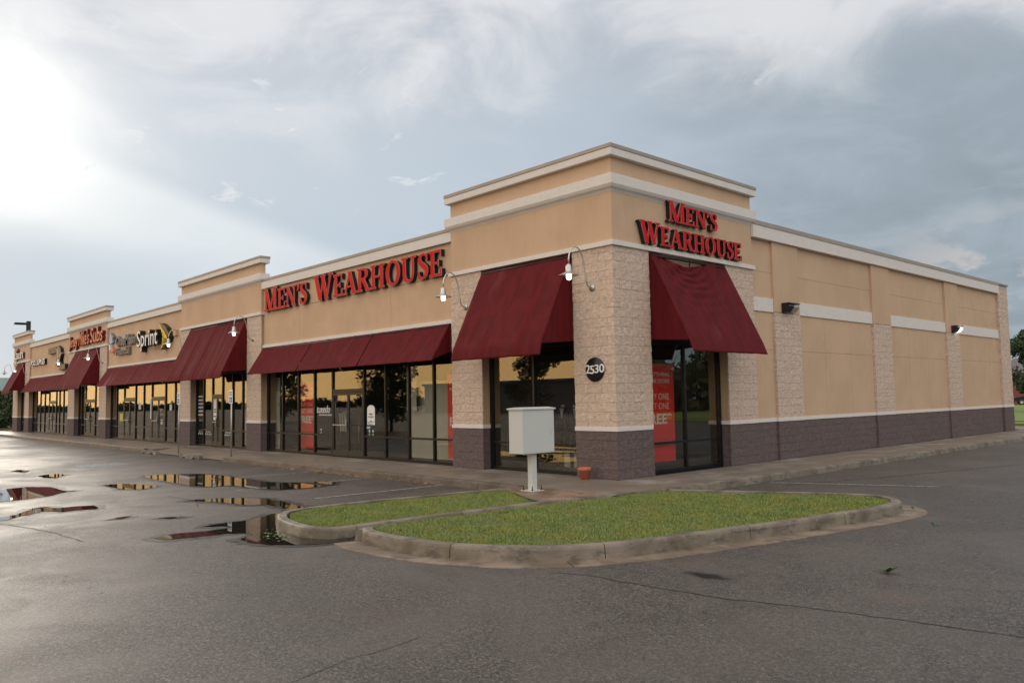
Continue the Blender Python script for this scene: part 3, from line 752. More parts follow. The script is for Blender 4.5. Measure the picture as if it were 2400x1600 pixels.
# storefronts
doorm = mat('door_bronze', (.040, .037, .033), .4, .3)
def door_pair(x0, x1, xm, y=.24, pull='both'):
    d = []
    for a, b in ((x0, xm), (xm, x1)):
        m = MB(); w = .055
        m.box(a+.012, a+w, y, y+.045, .03, 2.04); m.box(b-w, b-.012, y, y+.045, .03, 2.04)
        m.box(a+w, b-w, y, y+.045, .03, .22); m.box(a+w, b-w, y, y+.045, 1.96, 2.04)
        o = m.build('door', doorm, B)
        m = MB(); m.box(a+w, b-w, y+.02, y+.03, .22, 1.96); m.build('pane', glass, o)
        hx = b-.045 if b == xm else a+.045
        m = MB(); m.tube([(hx, y, .85), (hx, y-.05, .87), (hx, y-.05, 1.18), (hx, y, 1.2)], .011, 6); m.box(a+w, b-w, y-.03, y-.012, 1.0, 1.03); m.build('handle', metal if b == xm else frame, o)
def store(x0, x1, mull, doors, top=3.08):
    """mullions at the listed centres, one window part per bay"""
    y0, y1 = .24, .335; e = [x0]+list(mull)+[x1]
    for i in range(len(e)-1):
        a, b = e[i], e[i+1]; w = .03
        isd = next((d for d in doors if abs(d[0]-a) < .05), None)
        m = MB(); l = a+(w if i else .09); r_ = b-(w if i < len(e)-2 else .09)
        m.box(a if not i else a, l, y0, y1, 0, top)
        if i == len(e)-2: m.box(r_, b, y0, y1, 0, top)
        else: m.box(r_, b, y0+.0, y1, 0, top)
        m.box(l, r_, y0+.002, y1-.002, top-.12, top)
        if isd: m.box(l, r_, y0+.002, y1-.002, 2.05, 2.155)
        else: m.box(l, r_, y0+.002, y1-.002, 0, .085); m.box(l, r_, y0+.004, y1-.004, .655, .71)
        o = m.build('window', frame, B)
        zs = ((2.155, top-.12),) if isd else ((.085, .655), (.71, top-.12))
        for za, zb in zs:
            m = MB(); m.box(l, r_, y0+.045+.0, y0+.055, za, zb); m.build('pane', glass, o)
        if isd: door_pair(l, r_, isd[1])
store(-4.37, -1.18, [-2.78], [])
store(-16.93, -5.58, [-15.72, -14.54, -13.41, -12.22, -10.32, -9.14, -7.95, -6.76], [(-12.22, -11.235)])
store(-23.75, -18.12, [-22.93, -22.0, -20.98, -19.99, -19.07], [(-22.0, -21.49)])
store(-35.74, -24.9, [-34.72, -33.5, -31.7, -30.47, -29.3, -27.47, -26.24], [(-33.5, -32.57), (-29.3, -28.37)])
store(-42.0, -37.0, [-41.35, -40.62, -38.65, -37.85], [(-40.62, -39.6)])
store(-53.72, -43.4, [-52.6, -51.5, -50.3, -49.1, -47.3, -46.5, -45.5, -44.4], [(-49.1, -48.2)])
store(-57.3, -55.07, [-56.2], [])
def side_store():
    x0, x1 = -.335, -.24; e = [1.24, 2.83, 4.32]; top = 3.08
    for i in range(2):
        a, b = e[i], e[i+1]; l = a+(.03 if i else .09); r_ = b-(.09 if i else .03); m = MB()
        m.box(x0, x1, a, l, 0, top); m.box(x0, x1, r_, b, 0, top); m.box(x0+.002, x1-.002, l, r_, 0, .085); m.box(x0+.002, x1-.002, l, r_, top-.12, top); m.box(x0+.004, x1-.004, l, r_, .655, .71)
        o = m.build('window', frame, B)
        for za, zb in ((.085, .655), (.71, top-.12)):
            m = MB(); m.box(x1-.055, x1-.045, l, r_, za, zb); m.build('pane', glass, o)
    m = MB(); m.box(-.6, -.12, 1.2, 4.36, 3.06, 5.03); m.build('wall_above_window', stucco, B)
side_store()
# junction box on the wall panel by the yellow winged sign
m = MB(); m.box(-25.85, -25.55, -.02, .1, 4.86, 5.12); m.build('junction_box', stucco, B, bevel=.01)

# ================================================================== AWNINGS
def awning(name, x0, x1, ztop, ytop, yk, zk, yf, zf, zside, label, seams=(), m_=awn, wave=.0, axis='y', torn=False, seed=1):
    root = tag(empty(name, ((x0+x1)/2, 0, ztop) if axis == 'y' else (0, (x0+x1)/2, ztop)), label, 'awning', 'dark red canvas awnings over the shop windows')
    def T(u, d, z):   # along, outward distance, height
        return (u, -d, z) if axis == 'y' else (d, u, z)
    cuts = [x0]+list(seams)+[x1]
    for si in range(len(cuts)-1):
        a, b = cuts[si]+(.024 if si else 0), cuts[si+1]-(.024 if si < len(cuts)-2 else 0)
        m = MB(); m.smooth = True; nu, nv = max(6, int((b-a)/.07)), 34
        for j in range(nv+1):
            t = j/nv
            for i in range(nu+1):
                s = i/nu; u = a+(b-a)*s
                if t < .86: q = t/.86; d = ytop+(yk-ytop)*q; z = ztop+(zk-ztop)*q
                else: q = (t-.86)/.14; d = yk+(yf-yk)*q; z = zk+(zf-zk)*q
                edge = min(1, 6*s, 6*(1-s))
                f = wave*edge*(noise.noise((u*1.3+seed, t*.8, seed))+.5*noise.noise((u*4+seed, t*1.2, seed)))*(.4+.6*t)
                sag = -.022*edge*math.sin(math.pi*t)
                nr = max(2, round((x1-x0)/1.5)); ur = x0+.035+(x1-x0-.07)*round((u-x0-.035)/(x1-x0-.07)*nr)/nr
                sag += .012*edge*math.exp(-((u-ur)/.055)**2)
                if torn:
                    # the top hem came off between the hooks and hangs in a belly with swags below it
                    hole = max(0., math.sin(math.pi*min(1, max(0, (s-.13)/.60))))**.8
                    z -= .21*hole*max(0, 1-t/.35); d += .065*hole*max(0, 1-t/.35)
                    c = .44; w_ = (s-c)
                    r_ = math.sqrt((w_*1.5)**2+(t*1.6+.10)**2)
                    f += .060*math.sin(r_*46+3*noise.noise((s*3, t*3, 9)))*max(0, 1-abs(s-.48)*1.9)*max(0, 1-t*1.35)*(1-hole*.1)
                    f += .032*math.sin((s*1.0+t*.7)*30+4*noise.noise((s*2, t*2, 4)))*edge*max(0, 1-t)
                d += f+sag
                if t == 1: z += .012*noise.noise((u*2.5, seed, 0))
                m.v.append(T(u, d, z))
        for j in range(nv):
            for i in range(nu):
                k = j*(nu+1)+i; m.face((k, k+1, k+nu+2, k+nu+1))
        o = m.build('canvas', m_, root)
        so = o.modifiers.new('thick', 'SOLIDIFY'); so.thickness = .006
    for e, sg in ((x0, 1), (x1, -1)):
        m = MB(); u = e+sg*.004
        # end panel: wall edge down, bottom hem, back up the slope
        p = [T(u, ytop+.0, ztop-.01), T(u, yk-.01, zk), T(u, ytop, zside)]
        m.prism(p, T(.004*sg, 0, 0) if axis == 'y' else (0, .004*sg, 0)); m.build('end_panel', m_, root)
    m = MB(); t_ = .018
    m.tube([T(x0+.03, yk-.08, zk+.0), T(x1-.03, yk-.08, zk+.0)], t_, 6); m.tube([T(x0+.03, ytop+.03, ztop-.06), T(x1-.03, ytop+.03, ztop-.06)], t_*1.5, 6)
    m.tube([T(x0+.03, ytop+.02, zside+.02), T(x1-.03, ytop+.02, zside+.02)], t_, 6)
    n = max(2, round((x1-x0)/1.5))
    for i in range(n+1):
        u = x0+.035+(x1-x0-.07)*i/n
        m.tube([T(u, ytop+.02, ztop-.22), T(u, yk-.12, zk+.0)], t_, 6); m.tube([T(u, ytop+.03, zside+.02), T(u, yk-.09, zk+.0)], t_*.8, 6); m.tube([T(u, ytop+.02, ztop-.09), T(u, ytop+.02, zside)], t_, 6)
    m.build('awning_frame', dkmetal, root)
    return root
AW = 'tall dark red awning '
awning('awning', -4.31, -1.22, 4.985, .0, .985, 2.95, 1.04, 2.685, 3.02, AW+'on the corner tower, left of the round number plate', wave=.045, seed=3)
awning('awning', 1.27, 4.31, 4.985, .0, 1.0, 2.96, 1.10, 2.70, 3.02, AW+'with torn loose top hem under the two-line red sign', wave=.02, axis='x', torn=True, seed=5)
awning('awning', -23.76, -18.14, 4.985, .0, .96, 2.95, 1.03, 2.71, 3.02, AW+'with ragged lower hem on the blank tower without a sign', wave=.05, seed=8)
awning('awning', -41.85, -37.05, 4.985, .0, .96, 2.95, 1.02, 2.71, 3.02, AW+'with a pale faded streak under the orange glowing sign', m_=awn_faded, wave=.02, seed=11)
awning('awning', -57.6, -55.1, 4.985, .0, .96, 2.95, 1.02, 2.71, 3.02, AW+'narrowest of the tall ones, at the far left end', wave=.02, seed=14)
LW = 'low dark red awning '
awning('awning', -16.86, -5.72, 3.79, -.06, .54, 2.84, .56, 2.79, 3.03, LW+'of three panels over the double doors below the long red sign', seams=(-13.15, -9.4), wave=.012, seed=21)
awning('awning', -35.6, -25.0, 3.79, -.06, .54, 2.84, .56, 2.79, 3.03, LW+'with pale faded streaks below the white and yellow sign', seams=(-30.3,), m_=awn_faded, wave=.012, seed=25)
awning('awning', -53.6, -43.5, 3.79, -.06, .54, 2.84, .56, 2.79, 3.03, LW+'farthest along the strip below the small white sign', seams=(-48.6,), wave=.012, seed=28)

# ================================================================== SIGNS
def glyph(ch):
    V = lambda x, y0, y1, w: ('v', x, y0, y1, w)
    Hb = lambda x0, x1, y, t: ('b', x0, x1, y, t)
    Sf = lambda x, y, hw: ('b', x-hw, x+hw, .028 if y == 0 else .972, .056)
    D = lambda a, b, w: ('d', a, b, w)
    Cv = lambda p, w: ('c', p, w)
    return {
    'M': (1.08, [V(.15, .03, .97, .07), Sf(.15, 0, .13), Hb(0, .26, .972, .056), D((.17, .99), (.53, .0), .19), D((.53, .0), (.86, .97), .08), V(.90, .03, .97, .17), Sf(.90, 0, .17), Hb(.80, 1.06, .972, .056)]),
    'E': (.70, [V(.18, .02, .98, .16), Hb(.02, .60, .965, .07), Hb(.02, .64, .035, .07), Hb(.2, .48, .5, .06), V(.60, .76, 1., .045), V(.635, .0, .26, .045), V(.485, .39, .61, .035)]),
    'N': (.90, [V(.16, .03, .97, .07), Sf(.16, 0, .13), Hb(0, .24, .972, .056), D((.17, .99), (.74, .0), .20), V(.74, .0, .97, .07), Sf(.74, 1, .13)]),
    "'": (.24, [Cv([(.10, 1.0), (.14, .92), (.14, .83), (.05, .68)], [.10, .15, .12, .02])]),
    'S': (.60, [Cv([(.50, .72), (.48, .88), (.38, .965), (.26, .965), (.15, .88), (.12, .74), (.20, .61), (.34, .51), (.46, .40), (.50, .28), (.46, .13), (.34, .035), (.20, .03), (.10, .12), (.07, .28)],
                     [.02, .04, .055, .075, .12, .155, .18, .19, .18, .16, .12, .075, .055, .04, .02]), V(.505, .70, .985, .035), V(.065, .015, .30, .035)]),
    'W': (1.26, [D((.12, .99), (.41, .0), .19), D((.41, .0), (.63, .9), .075), D((.57, .99), (.85, .0), .19), D((.85, .0), (1.12, .97), .075), Sf(.13, 1, .15), Sf(.60, 1, .15), Sf(1.13, 1, .13)]),
    'A': (.92, [D((.12, .02), (.45, .99), .075), D((.43, 1.0), (.76, .02), .19), Hb(.24, .60, .33, .05), Sf(.12, 0, .13), Sf(.77, 0, .16)]),
    'R': (.86, [V(.18, .02, .98, .16), Hb(.02, .4, .972, .056), Sf(.18, 0, .16), Cv([(.24, .965), (.42, .965), (.56, .91), (.62, .78), (.60, .64), (.48, .54), (.24, .51)], [.06, .065, .11, .155, .13, .07, .05]), D((.40, .53), (.71, .02), .19), Hb(.60, .86, .028, .056)]),
    'H': (.92, [V(.18, .02, .98, .16), V(.72, .02, .98, .16), Sf(.18, 0, .16), Sf(.72, 0, .16), Sf(.18, 1, .16), Sf(.72, 1, .16), Hb(.24, .66, .5, .06)]),
    'O': (.92, [('o', (.45, .5), (.43, .52), (.25, .45))]),
    'U': (.90, [V(.18, .42, .98, .16), Cv([(.18, .44), (.185, .28), (.24, .12), (.36, .03), (.50, .025), (.62, .10), (.68, .26), (.69, .44)], [.16, .16, .15, .10, .075, .07, .07, .07]), V(.69, .42, .98, .07), Sf(.18, 1, .16), Sf(.69, 1, .13)]),
    }[ch]
def glyph_strips(ch, e):
    """list of (left points, right points, closed) for a glyph grown by e"""
    out = []
    for s in glyph(ch)[1]:
        k = s[0]
        if k == 'v': _, x, y0, y1, w = s; out.append(([(x-w/2-e, y0-e), (x-w/2-e, y1+e)], [(x+w/2+e, y0-e), (x+w/2+e, y1+e)], False))
        elif k == 'b': _, x0, x1, y, t = s; out.append(([(x0-e, y+t/2+e), (x1+e, y+t/2+e)], [(x0-e, y-t/2-e), (x1+e, y-t/2-e)], False))
        elif k == 'd':
            _, a, b, w = s
            if a[1] > b[1]: a, b = b, a
            sl = (b[0]-a[0])/(b[1]-a[1]); a = (a[0]-sl*e, a[1]-e); b = (b[0]+sl*e, b[1]+e); hw = w/2+e*1.15
            out.append(([(a[0]-hw, a[1]), (b[0]-hw, b[1])], [(a[0]+hw, a[1]), (b[0]+hw, b[1])], False))
        elif k == 'c':
            P = [Vector(p) for p in s[1]]; w = s[2]; Q, Wd = [], []
            for i in range(len(P)-1):
                p0, p1, p2, p3 = P[max(i-1, 0)], P[i], P[i+1], P[min(i+2, len(P)-1)]
                for j in range(4):
                    t = j/4; Q.append(.5*((2*p1)+(p2-p0)*t+(2*p0-5*p1+4*p2-p3)*t*t+(3*p1-p0-3*p2+p3)*t**3)); Wd.append(w[i]+(w[i+1]-w[i])*t)
            Q.append(P[-1]); Wd.append(w[-1]); L, Rr = [], []
            for i, q in enumerate(Q):
                t = (Q[min(i+1, len(Q)-1)]-Q[max(i-1, 0)]).normalized(); n = Vector((-t.y, t.x)); h = Wd[i]/2+e
                L.append(tuple(q+n*h)); Rr.append(tuple(q-n*h))
            out.append((L, Rr, False))
        elif k == 'o':
            _, c, ro, ri = s; L, Rr = [], []
            for i in range(28):
                a = -2*math.pi*i/28; L.append((c[0]+(ro[0]+e)*math.cos(a), c[1]+(ro[1]+e)*math.sin(a))); Rr.append((c[0]+(ri[0]-e)*math.cos(a), c[1]+(ri[1]-e)*math.sin(a)))
            out.append((L, Rr, True))
    return out
def add_glyph(mb, ch, ox, oz, sx, sz, d0, d1, e, T):
    """extruded glyph between outward depths d0 (back) and d1 (front); T maps (along, depth, z)"""
    for k, (L, Rr, cl) in enumerate(glyph_strips(ch, e)):
        f = d1+k*.0007; n = len(L); base = len(mb.v)
        for (a, b) in zip(L, Rr):
            for dd in (f, d0):
                mb.v.append(T(ox+a[0]*sx, dd, oz+a[1]*sz)); mb.v.append(T(ox+b[0]*sx, dd, oz+b[1]*sz))
        # per column: 0 Lf, 1 Rf, 2 Lb, 3 Rb
        rng = range(n) if cl else range(n-1)
        for i in rng:
            j = (i+1) % n; a = base+i*4; b = base+j*4
            mb.face((a, b, b+1, a+1)); mb.face((a, a+2, b+2, b)); mb.face((a+1, b+1, b+3, a+3))
        if not cl:
            a = base; mb.face((a, a+1, a+3, a+2)); a = base+(n-1)*4; mb.face((a, a+2, a+3, a+1))
def serif_sign(root, lines, T, d_back, d_front):
    """lines = [(text, x0, width, baseline, big height, small height, big first letters set)]"""
    for text, x0, width, z0, H1, H2 in lines:
        words = text.split(' '); seq = []
        for w in words:
            for i, ch in enumerate(w): seq.append((ch, i == 0))
            seq.append((' ', False))
        seq.pop()
        adv = sum((.50 if ch == ' ' else glyph(ch)[0])*(H1 if b else H2)/H2+.05 for ch, b in seq)-.05
        s = width/adv; x = x0
        for ch, b in seq:
            k = (H1 if b else H2)/H2
            if ch != ' ':
                hh = H1 if b else H2
                m = MB(); add_glyph(m, ch, x, z0, s*k, hh, d_back, d_front, .012, T); o = m.build('letter', black, root)
                m = MB(); add_glyph(m, ch, x, z0, s*k, hh, d_front+.001, d_front+.010, .018, T); m.build('trim_cap', pale_edge, o)
                m = MB(); add_glyph(m, ch, x, z0, s*k, hh, d_front+.004, d_front+.018, .007, T); m.build('letter_face', red, o)
                x += glyph(ch)[0]*k*s
            else: x += .50*s
            x += .05*s
TY = lambda u, d, z: (u, -d, z)
TX = lambda u, d, z: (d, u, z)
S1 = tag(empty('channel_letter_sign', (-11.3, 0, 5.1)), "long one-line red sign reading MEN'S WEARHOUSE on the wall above the low three panel awning", 'sign')
serif_sign(S1, [("MEN'S WEARHOUSE", -16.62, 10.70, 5.11, .80, .70)], TY, -.09, .03)
S2 = tag(empty('channel_letter_sign', (0, 2.9, 5.1)), "two-line red sign reading MEN'S over WEARHOUSE on the corner tower above the torn awning", 'sign')
serif_sign(S2, [("MEN'S", 1.88, 2.00, 5.775, .48, .42), ("WEARHOUSE", .82, 4.12, 5.165, .49, .43)], TX, .01, .12)

def word_parts(root, body, x0, z0, w, h, yb, yf, ret, face, bold=.0, shear=0., part='letter', back=.02, grow_=.03):
    """channel letters in the plain font: a bolder dark return per letter with a thinner face on it"""
    g_ = grow_*h
    B_ = split_letters(*text_mesh(body, w+2*g_, h+2*g_, 1., bold+back, shear)); F_ = split_letters(*text_mesh(body, w, h, 1., bold, shear))
    for i, (lv, lf) in enumerate(B_):
        m = MB(); m.add([(x0-g_+v.x, yb+(yf-yb)*(.5-v.y), z0-g_+v.z) for v in lv], lf); o = m.build(part, ret, root)
        if len(B_) == len(F_):
            m = MB(); m.add([(x0+v.x, yf-.006-(.5-v.y)*.006, z0+v.z) for v in F_[i][0]], F_[i][1]); m.build('letter_face', face, o)
    if len(B_) != len(F_):
        for lv, lf in F_:
            m = MB(); m.add([(x0+v.x, yf-.006-(.5-v.y)*.006, z0+v.z) for v in lv], lf); m.build('letter_face', face, root)
# white lettered phone shop sign with yellow wing
S3 = tag(empty('lit_letter_sign', (-28.3, 0, 4.8)), 'white lettered sign reading Sprint with a black and yellow winged emblem', 'sign')
word_parts(S3, 'Sprint', -30.30, 4.36, 2.85, 1.02, .09, -.16, black, white, bold=.0, back=.03, grow_=.03)
m = MB(); arc = [(-27.30, 5.56), (-26.95, 5.50), (-26.45, 5.30), (-26.08, 4.98), (-26.02, 4.82), (-26.25, 4.60), (-26.62, 4.42), (-27.12, 4.30), (-26.72, 4.62), (-26.55, 4.86), (-26.72, 5.14)]
m.prism([(x, -.13, z) for x, z in arc], (0, .21, 0)); w = m.build('emblem', black, S3)
for k, (a, b, c) in enumerate((((-27.28, 5.50), (-26.98, 5.26), (-26.72, 4.90)), ((-27.06, 5.40), (-26.72, 5.14), (-26.50, 4.84)), ((-26.78, 5.22), (-26.50, 5.04), (-26.36, 4.80)), ((-26.52, 5.02), (-26.34, 4.92), (-26.22, 4.76)))):
    m = MB(); y = -.150-.004*k; e = (-26.95+k*.02, 4.34+k*.004)
    m.prism([(a[0]-.02, y, a[1]), (b[0]+.01, y, b[1]), (c[0]+.02, y, c[1]), (e[0]+.05, y, e[1]+.03), (e[0], y, e[1]), (c[0]-.035, y, c[1]-.02), (b[0]-.03, y, b[1]-.04)], (0, .018, 0)); m.build('yellow_feather', yellow, w)
m = MB(); flat_text(m, 'BY MOBILE PLUS', -28.85, -.02, 4.40, 1.85, .11); m.build('small_lettering', greysign, S3)
# grey lettered lender sign with blue emblem
S4 = tag(empty('letter_sign', (-33, 0, 4.8)), 'unlit grey sign reading OneMain Financial beside a blue and orange emblem', 'sign')
word_parts(S4, 'OneMain', -34.10, 4.86, 3.05, .52, .09, -.03, greysign, greysign, bold=.012)
word_parts(S4, 'Financial', -34.05, 4.40, 2.10, .34, .09, -.03, greysign, greysign, bold=.010)
m = MB()
m.prism([(-35.05, -.04, 5.62), (-34.72, -.04, 5.40), (-34.66, -.04, 5.12), (-35.0, -.04, 5.05), (-35.24, -.04, 5.30)], (0, .12, 0)); o = m.build('emblem', bluesign, S4)
m = MB(); m.prism([(-35.26, -.045, 5.02), (-34.98, -.045, 5.0), (-34.92, -.045, 4.80), (-35.18, -.045, 4.64)], (0, .12, 0)); m.build('emblem_leaf', mat('sign_pale_blue', (.45, .65, .75), .4), o)
m = MB(); m.prism([(-34.96, -.05, 4.86), (-34.62, -.05, 4.86), (-34.55, -.05, 4.62), (-34.86, -.05, 4.58)], (0, .12, 0)); m.build('emblem_leaf', orange, o)
m = MB(); m.prism([(-34.9, -.05, 5.66), (-34.45, -.05, 5.42), (-34.5, -.05, 5.3), (-34.8, -.05, 5.5)], (0, .12, 0)); m.build('emblem_leaf', greysign, o)
# orange glowing sandwich shop sign
S5 = tag(empty('lit_letter_sign', (-39.4, 0, 5.2)), "orange glowing slanted sign reading Jersey Mike's Subs on the third tower", 'sign')
word_parts(S5, 'Jersey', -42.75, 5.10, 1.85, .82, .0, -.16, redret, orange, bold=.004, shear=.15)
word_parts(S5, "Mike's", -40.65, 5.30, 2.05, .84, .0, -.16, redret, orange, bold=.004, shear=.15)
word_parts(S5, 'Subs', -38.35, 5.32, 2.35, .82, .0, -.16, redret, orange, bold=.004, shear=.15)
# pool shop
S6 = tag(empty('letter_sign', (-51.1, 0, 4.8)), 'small white sign reading POOL SUPPLIES low on the farthest wall panel', 'sign')
word_parts(S6, 'POOL SUPPLIES', -53.1, 4.63, 3.9, .36, .09, -.05, black, white, bold=.02)
S7 = tag(empty('letter_sign', (-56.6, 0, 5.5)), "white sign reading LESLIE'S with a small red drop on the farthest tower", 'sign')
word_parts(S7, "LESLIE'S", -58.0, 5.32, 2.75, .45, -.0, -.12, black, white, bold=.02)
m = MB(); m.lathe([(0, 0), (.14, .05), (.17, .15), (.10, .28), (0, .42)], (-57.1, -.06, 5.72), 10); m.build('red_drop', redret, S7)
m = MB(); m.prism([(-58.0, -.08, 5.28), (-57.3, -.08, 5.30), (-57.75, -.08, 5.08)], (0, .06, 0)); m.build('teal_wave', teal, S7)
# bakery sign: dark plates with a tall dark figure shape between
S8 = tag(empty('panel_sign', (-46, 0, 4.8)), 'dark two-plate bakery sign stepping down beside a tall black cake stand shape', 'sign')
for x, z, w, h, t in ((-48.2, 5.20, 2.1, .40, 'AMAZING'), (-45.4, 4.06, 1.45, .36, 'CAKES')):
    m = MB(); m.box(x, x+w, -.08, .09, z, z+h); o = m.build('sign_plate', black, S8, bevel=.02)
    m = MB(); flat_text(m, t, x+.12, -.085, z+.08, w-.24, h-.16, bold=.01); m.build('plate_lettering', greysign, o)
    m = MB(); m.tube([(x+.03, -.085, z+.02), (x+w-.03, -.085, z+.02)], .012, 5); m.tube([(x+.03, -.085, z+h-.02), (x+w-.03, -.085, z+h-.02)], .012, 5); m.build('plate_border', greysign, o)
m = MB(); m.prism([(x, -.10, z) for x, z in ((-46.15, 5.40), (-45.6, 5.62), (-45.05, 5.42), (-44.85, 5.0), (-45.15, 4.72), (-44.95, 4.45), (-45.75, 4.32), (-46.15, 4.30), (-46.1, 4.75), (-45.95, 5.05))], (0, .18, 0)); o = m.build('cake_stand_shape', black, S8)
m = MB(); m.prism([(x, -.112, z) for x, z in ((-45.75, 5.35), (-45.5, 5.42), (-45.45, 4.85), (-45.72, 4.8))], (0, .01, 0)); m.build('candle', stucco, o)

# address plate
P0 = tag(empty('address_plate', (-.56, -.03, 2.35)), 'round black plate with white numerals 2530 on the corner stone pillar', 'address plate')
m = MB(); m.disk((-.56, -.045, 2.355), .262, 'y', 40, .035); m.build('plate', black, P0)
for ch, x, z, w, h in (('2', -.795, 2.275, .115, .185), ('5', -.675, 2.262, .115, .18), ('3', -.545, 2.277, .115, .182), ('0', -.410, 2.283, .135, .185)):
    m = MB(); flat_text(m, ch, x, -.052, z, w, h, bold=.004, thick=.014); m.build('numeral', white, P0)

# ================================================================== LAMPS
def gooseneck():
    r_ = empty('gooseneck_lamp')
    m = MB(); m.disk((0, -.035, 0), .075, 'y', 16, .035); m.build('wall_plate', metal, r_)
    m = MB(); pts = [(0, -.02, 0), (0, -.13, .01), (0, -.185, .07), (0, -.21, .22), (0, -.26, .45), (0, -.31, .66), (0, -.38, .79), (0, -.47, .845), (0, -.56, .85), (0, -.66, .79), (0, -.72, .69), (0, -.745, .58), (0, -.75, .44)]
    m.tube(pts, .0155, 8); m.build('arm', metal, r_)
    m = MB(); m.lathe([(.001, .46), (.035, .455), (.06, .42), (.066, .33), (.07, .29), (.12, .262), (.215, .215), (.218, .207), (.11, .24), (.06, .255)], (0, -.75, 0), 24); m.build('lamp_shade', metal, r_)
    m = MB(); m.lathe([(.052, .26), (.058, .22), (.056, .15), (.035, .115), (.001, .105)], (0, -.75, 0), 16); b = m.build('glass_jar', bulb, r_)
    m = MB()
    for k in range(4):
        a = k*math.pi/2+.4; m.tube([(math.cos(a)*.06, -.75+math.sin(a)*.06, .25), (math.cos(a)*.062, -.75+math.sin(a)*.062, .16), (math.cos(a)*.02, -.75+math.sin(a)*.02, .1)], .004, 4)
    m.build('guard', metal, r_)
    return r_
proto = gooseneck()
LAMPS = [(-.59, 'over the round number plate on the corner pillar'), (-4.96, 'beside the last letter of the long red sign'),
         (-17.59, 'by the blank tower, right of its tall awning'), (-24.3, 'in front of the black winged emblem'), (-36.4, 'on the right pillar of the orange sign tower'),
         (-42.6, 'beside the dark bakery sign plates'), (-54.5, 'on the right pillar of the farthest tower')]
for i, (x, l) in enumerate(LAMPS):
    o = proto if i == 0 else copy_tree(proto)
    o.location = (x, 0, 4.145); tag(o, 'lit gooseneck lamp '+l, 'wall lamp', 'gooseneck lamps along the front')
o = copy_tree(proto); o.location = (-58.2, 0, 4.1); o.rotation_euler.z = R(-25)
tag(o, 'unlit gooseneck lamp standing clear against the sky at the far left corner', 'wall lamp', 'gooseneck lamps along the front')
for ch in o.children:
    if ch.name.startswith('glass_jar'): ch.data = ch.data.copy(); ch.data.materials[0] = bulb_off
for i, (y, on, l) in enumerate(((7.36, False, 'dark boxy wall light switched off, nearer one on the side wall'), (20.05, True, 'small wall light glowing white, farther one on the side wall'))):
    r_ = tag(empty('wall_light', (0, y, 4.08)), l, 'wall light', 'boxy lights on the side wall')
    m = MB(); s = .30 if i == 0 else .30
    m.prism([(0.0, y-s, 4.20), (.05, y-s, 4.225), (.22, y-s, 4.18), (.235, y-s, 4.13), (.12, y-s, 3.98), (0, y-s, 3.96)], (0, .28, 0)); m.build('housing', black, r_, bevel=.01)
    m = MB(); m.prism([(.0, y-s+.285, 4.18), (.05, y-s+.285, 4.20), (.215, y-s+.285, 4.17), (.22, y-s+.285, 4.12), (.11, y-s+.285, 4.0), (0, y-s+.285, 3.98)], (0, .32, 0)); m.build('lens', lens_on if on else lens_off, r_, bevel=.01)
    m = MB(); m.box(0, .235, y-s, y+.31, 4.205, 4.235); m.build('visor', black, r_, bevel=.005)

# ================================================================== THINGS ON THE GROUND
K = tag(empty('utility_cabinet', (-.10, -2.42, 0)), 'pale grey metal cabinet on a short post in front of the corner windows', 'utility cabinet')
m = MB(); m.box(-.29, .09, -2.83, -1.99, .715, 1.555); m.build('cabinet', boxm, K, bevel=.008)
m = MB(); m.prism([(-.315, -2.86, 1.54), (.115, -2.86, 1.54), (.115, -2.86, 1.568), (-.10, -2.86, 1.588), (-.315, -2.86, 1.568)], (0, .90, 0)); m.build('cabinet_lid', boxm, K, bevel=.004)
m = MB(); m.box(-.16, -.035, -2.48, -2.355, .012, .716); m.build('post', boxm, K, bevel=.004)
m = MB(); m.box(.09, .0925, -2.80, -2.02, .745, 1.515); m.box(.092, .104, -2.10, -2.07, 1.08, 1.2); m.build('cabinet_door', boxm, K, bevel=.002)
m = MB(); m.box(-.26, .06, -2.58, -2.26, .0, .014)
m.build('base_plate', boxm, K)
for bx, by in ((-.22, -2.54), (.02, -2.54), (-.22, -2.30), (.02, -2.30)):
    m = MB(); m.tube([(bx, by, 0), (bx, by, .10)], .009, 6); m.lathe([(.001, .035), (.02, .035), (.02, .02), (.001, .02)], (bx, by, 0), 6); m.build('anchor_bolt', dkmetal, K)
FP = tag(empty('flower_pot', (-.71, -.27, 0)), 'empty terracotta flower pot at the foot of the corner pillar', 'flower pot')
m = MB(); m.lathe([(.001, .0), (.092, .0), (.122, .185), (.142, .188), (.148, .255), (.136, .258), (.124, .21), (.10, .05), (.001, .05)], (-.71, -.27, .0), 26); m.build('pot', terra, FP)
m = MB(); m.lathe([(.001, .17), (.116, .17)], (-.71, -.27, 0), 20); m.build('dry_soil', soil, FP)
def wheel_stop(x0, x1, y, label):
    r_ = tag(empty('wheel_stop', ((x0+x1)/2, y, A)), label, 'wheel stop', 'concrete wheel stops')
    m = MB(); zs = A+.004
    prof = [(y-.085, zs), (y-.055, zs+.12), (y+.055, zs+.12), (y+.085, zs)]
    cuts = [x0, x0+.32, x0+.56, x1-.56, x1-.32, x1]
    for i in range(5):
        lift = .045 if i in (1, 3) else 0
        pr = [(prof[0][0]+.012*(lift > 0), zs+lift), prof[1], prof[2], (prof[3][0]-.012*(lift > 0), zs+lift)]
        m.prism([(cuts[i], p[0], p[1]) for p in pr], (cuts[i+1]-cuts[i], 0, 0))
    m.build('concrete_bar', mat('wheel_stop_concrete', (.25, .215, .165), .8, fn=f_curb) if 'wheel_stop_concrete' not in MATS else MATS['wheel_stop_concrete'], r_)
wheel_stop(-18.65, -16.85, -2.22, 'weathered concrete wheel stop nearer the camera, between the two sign posts')
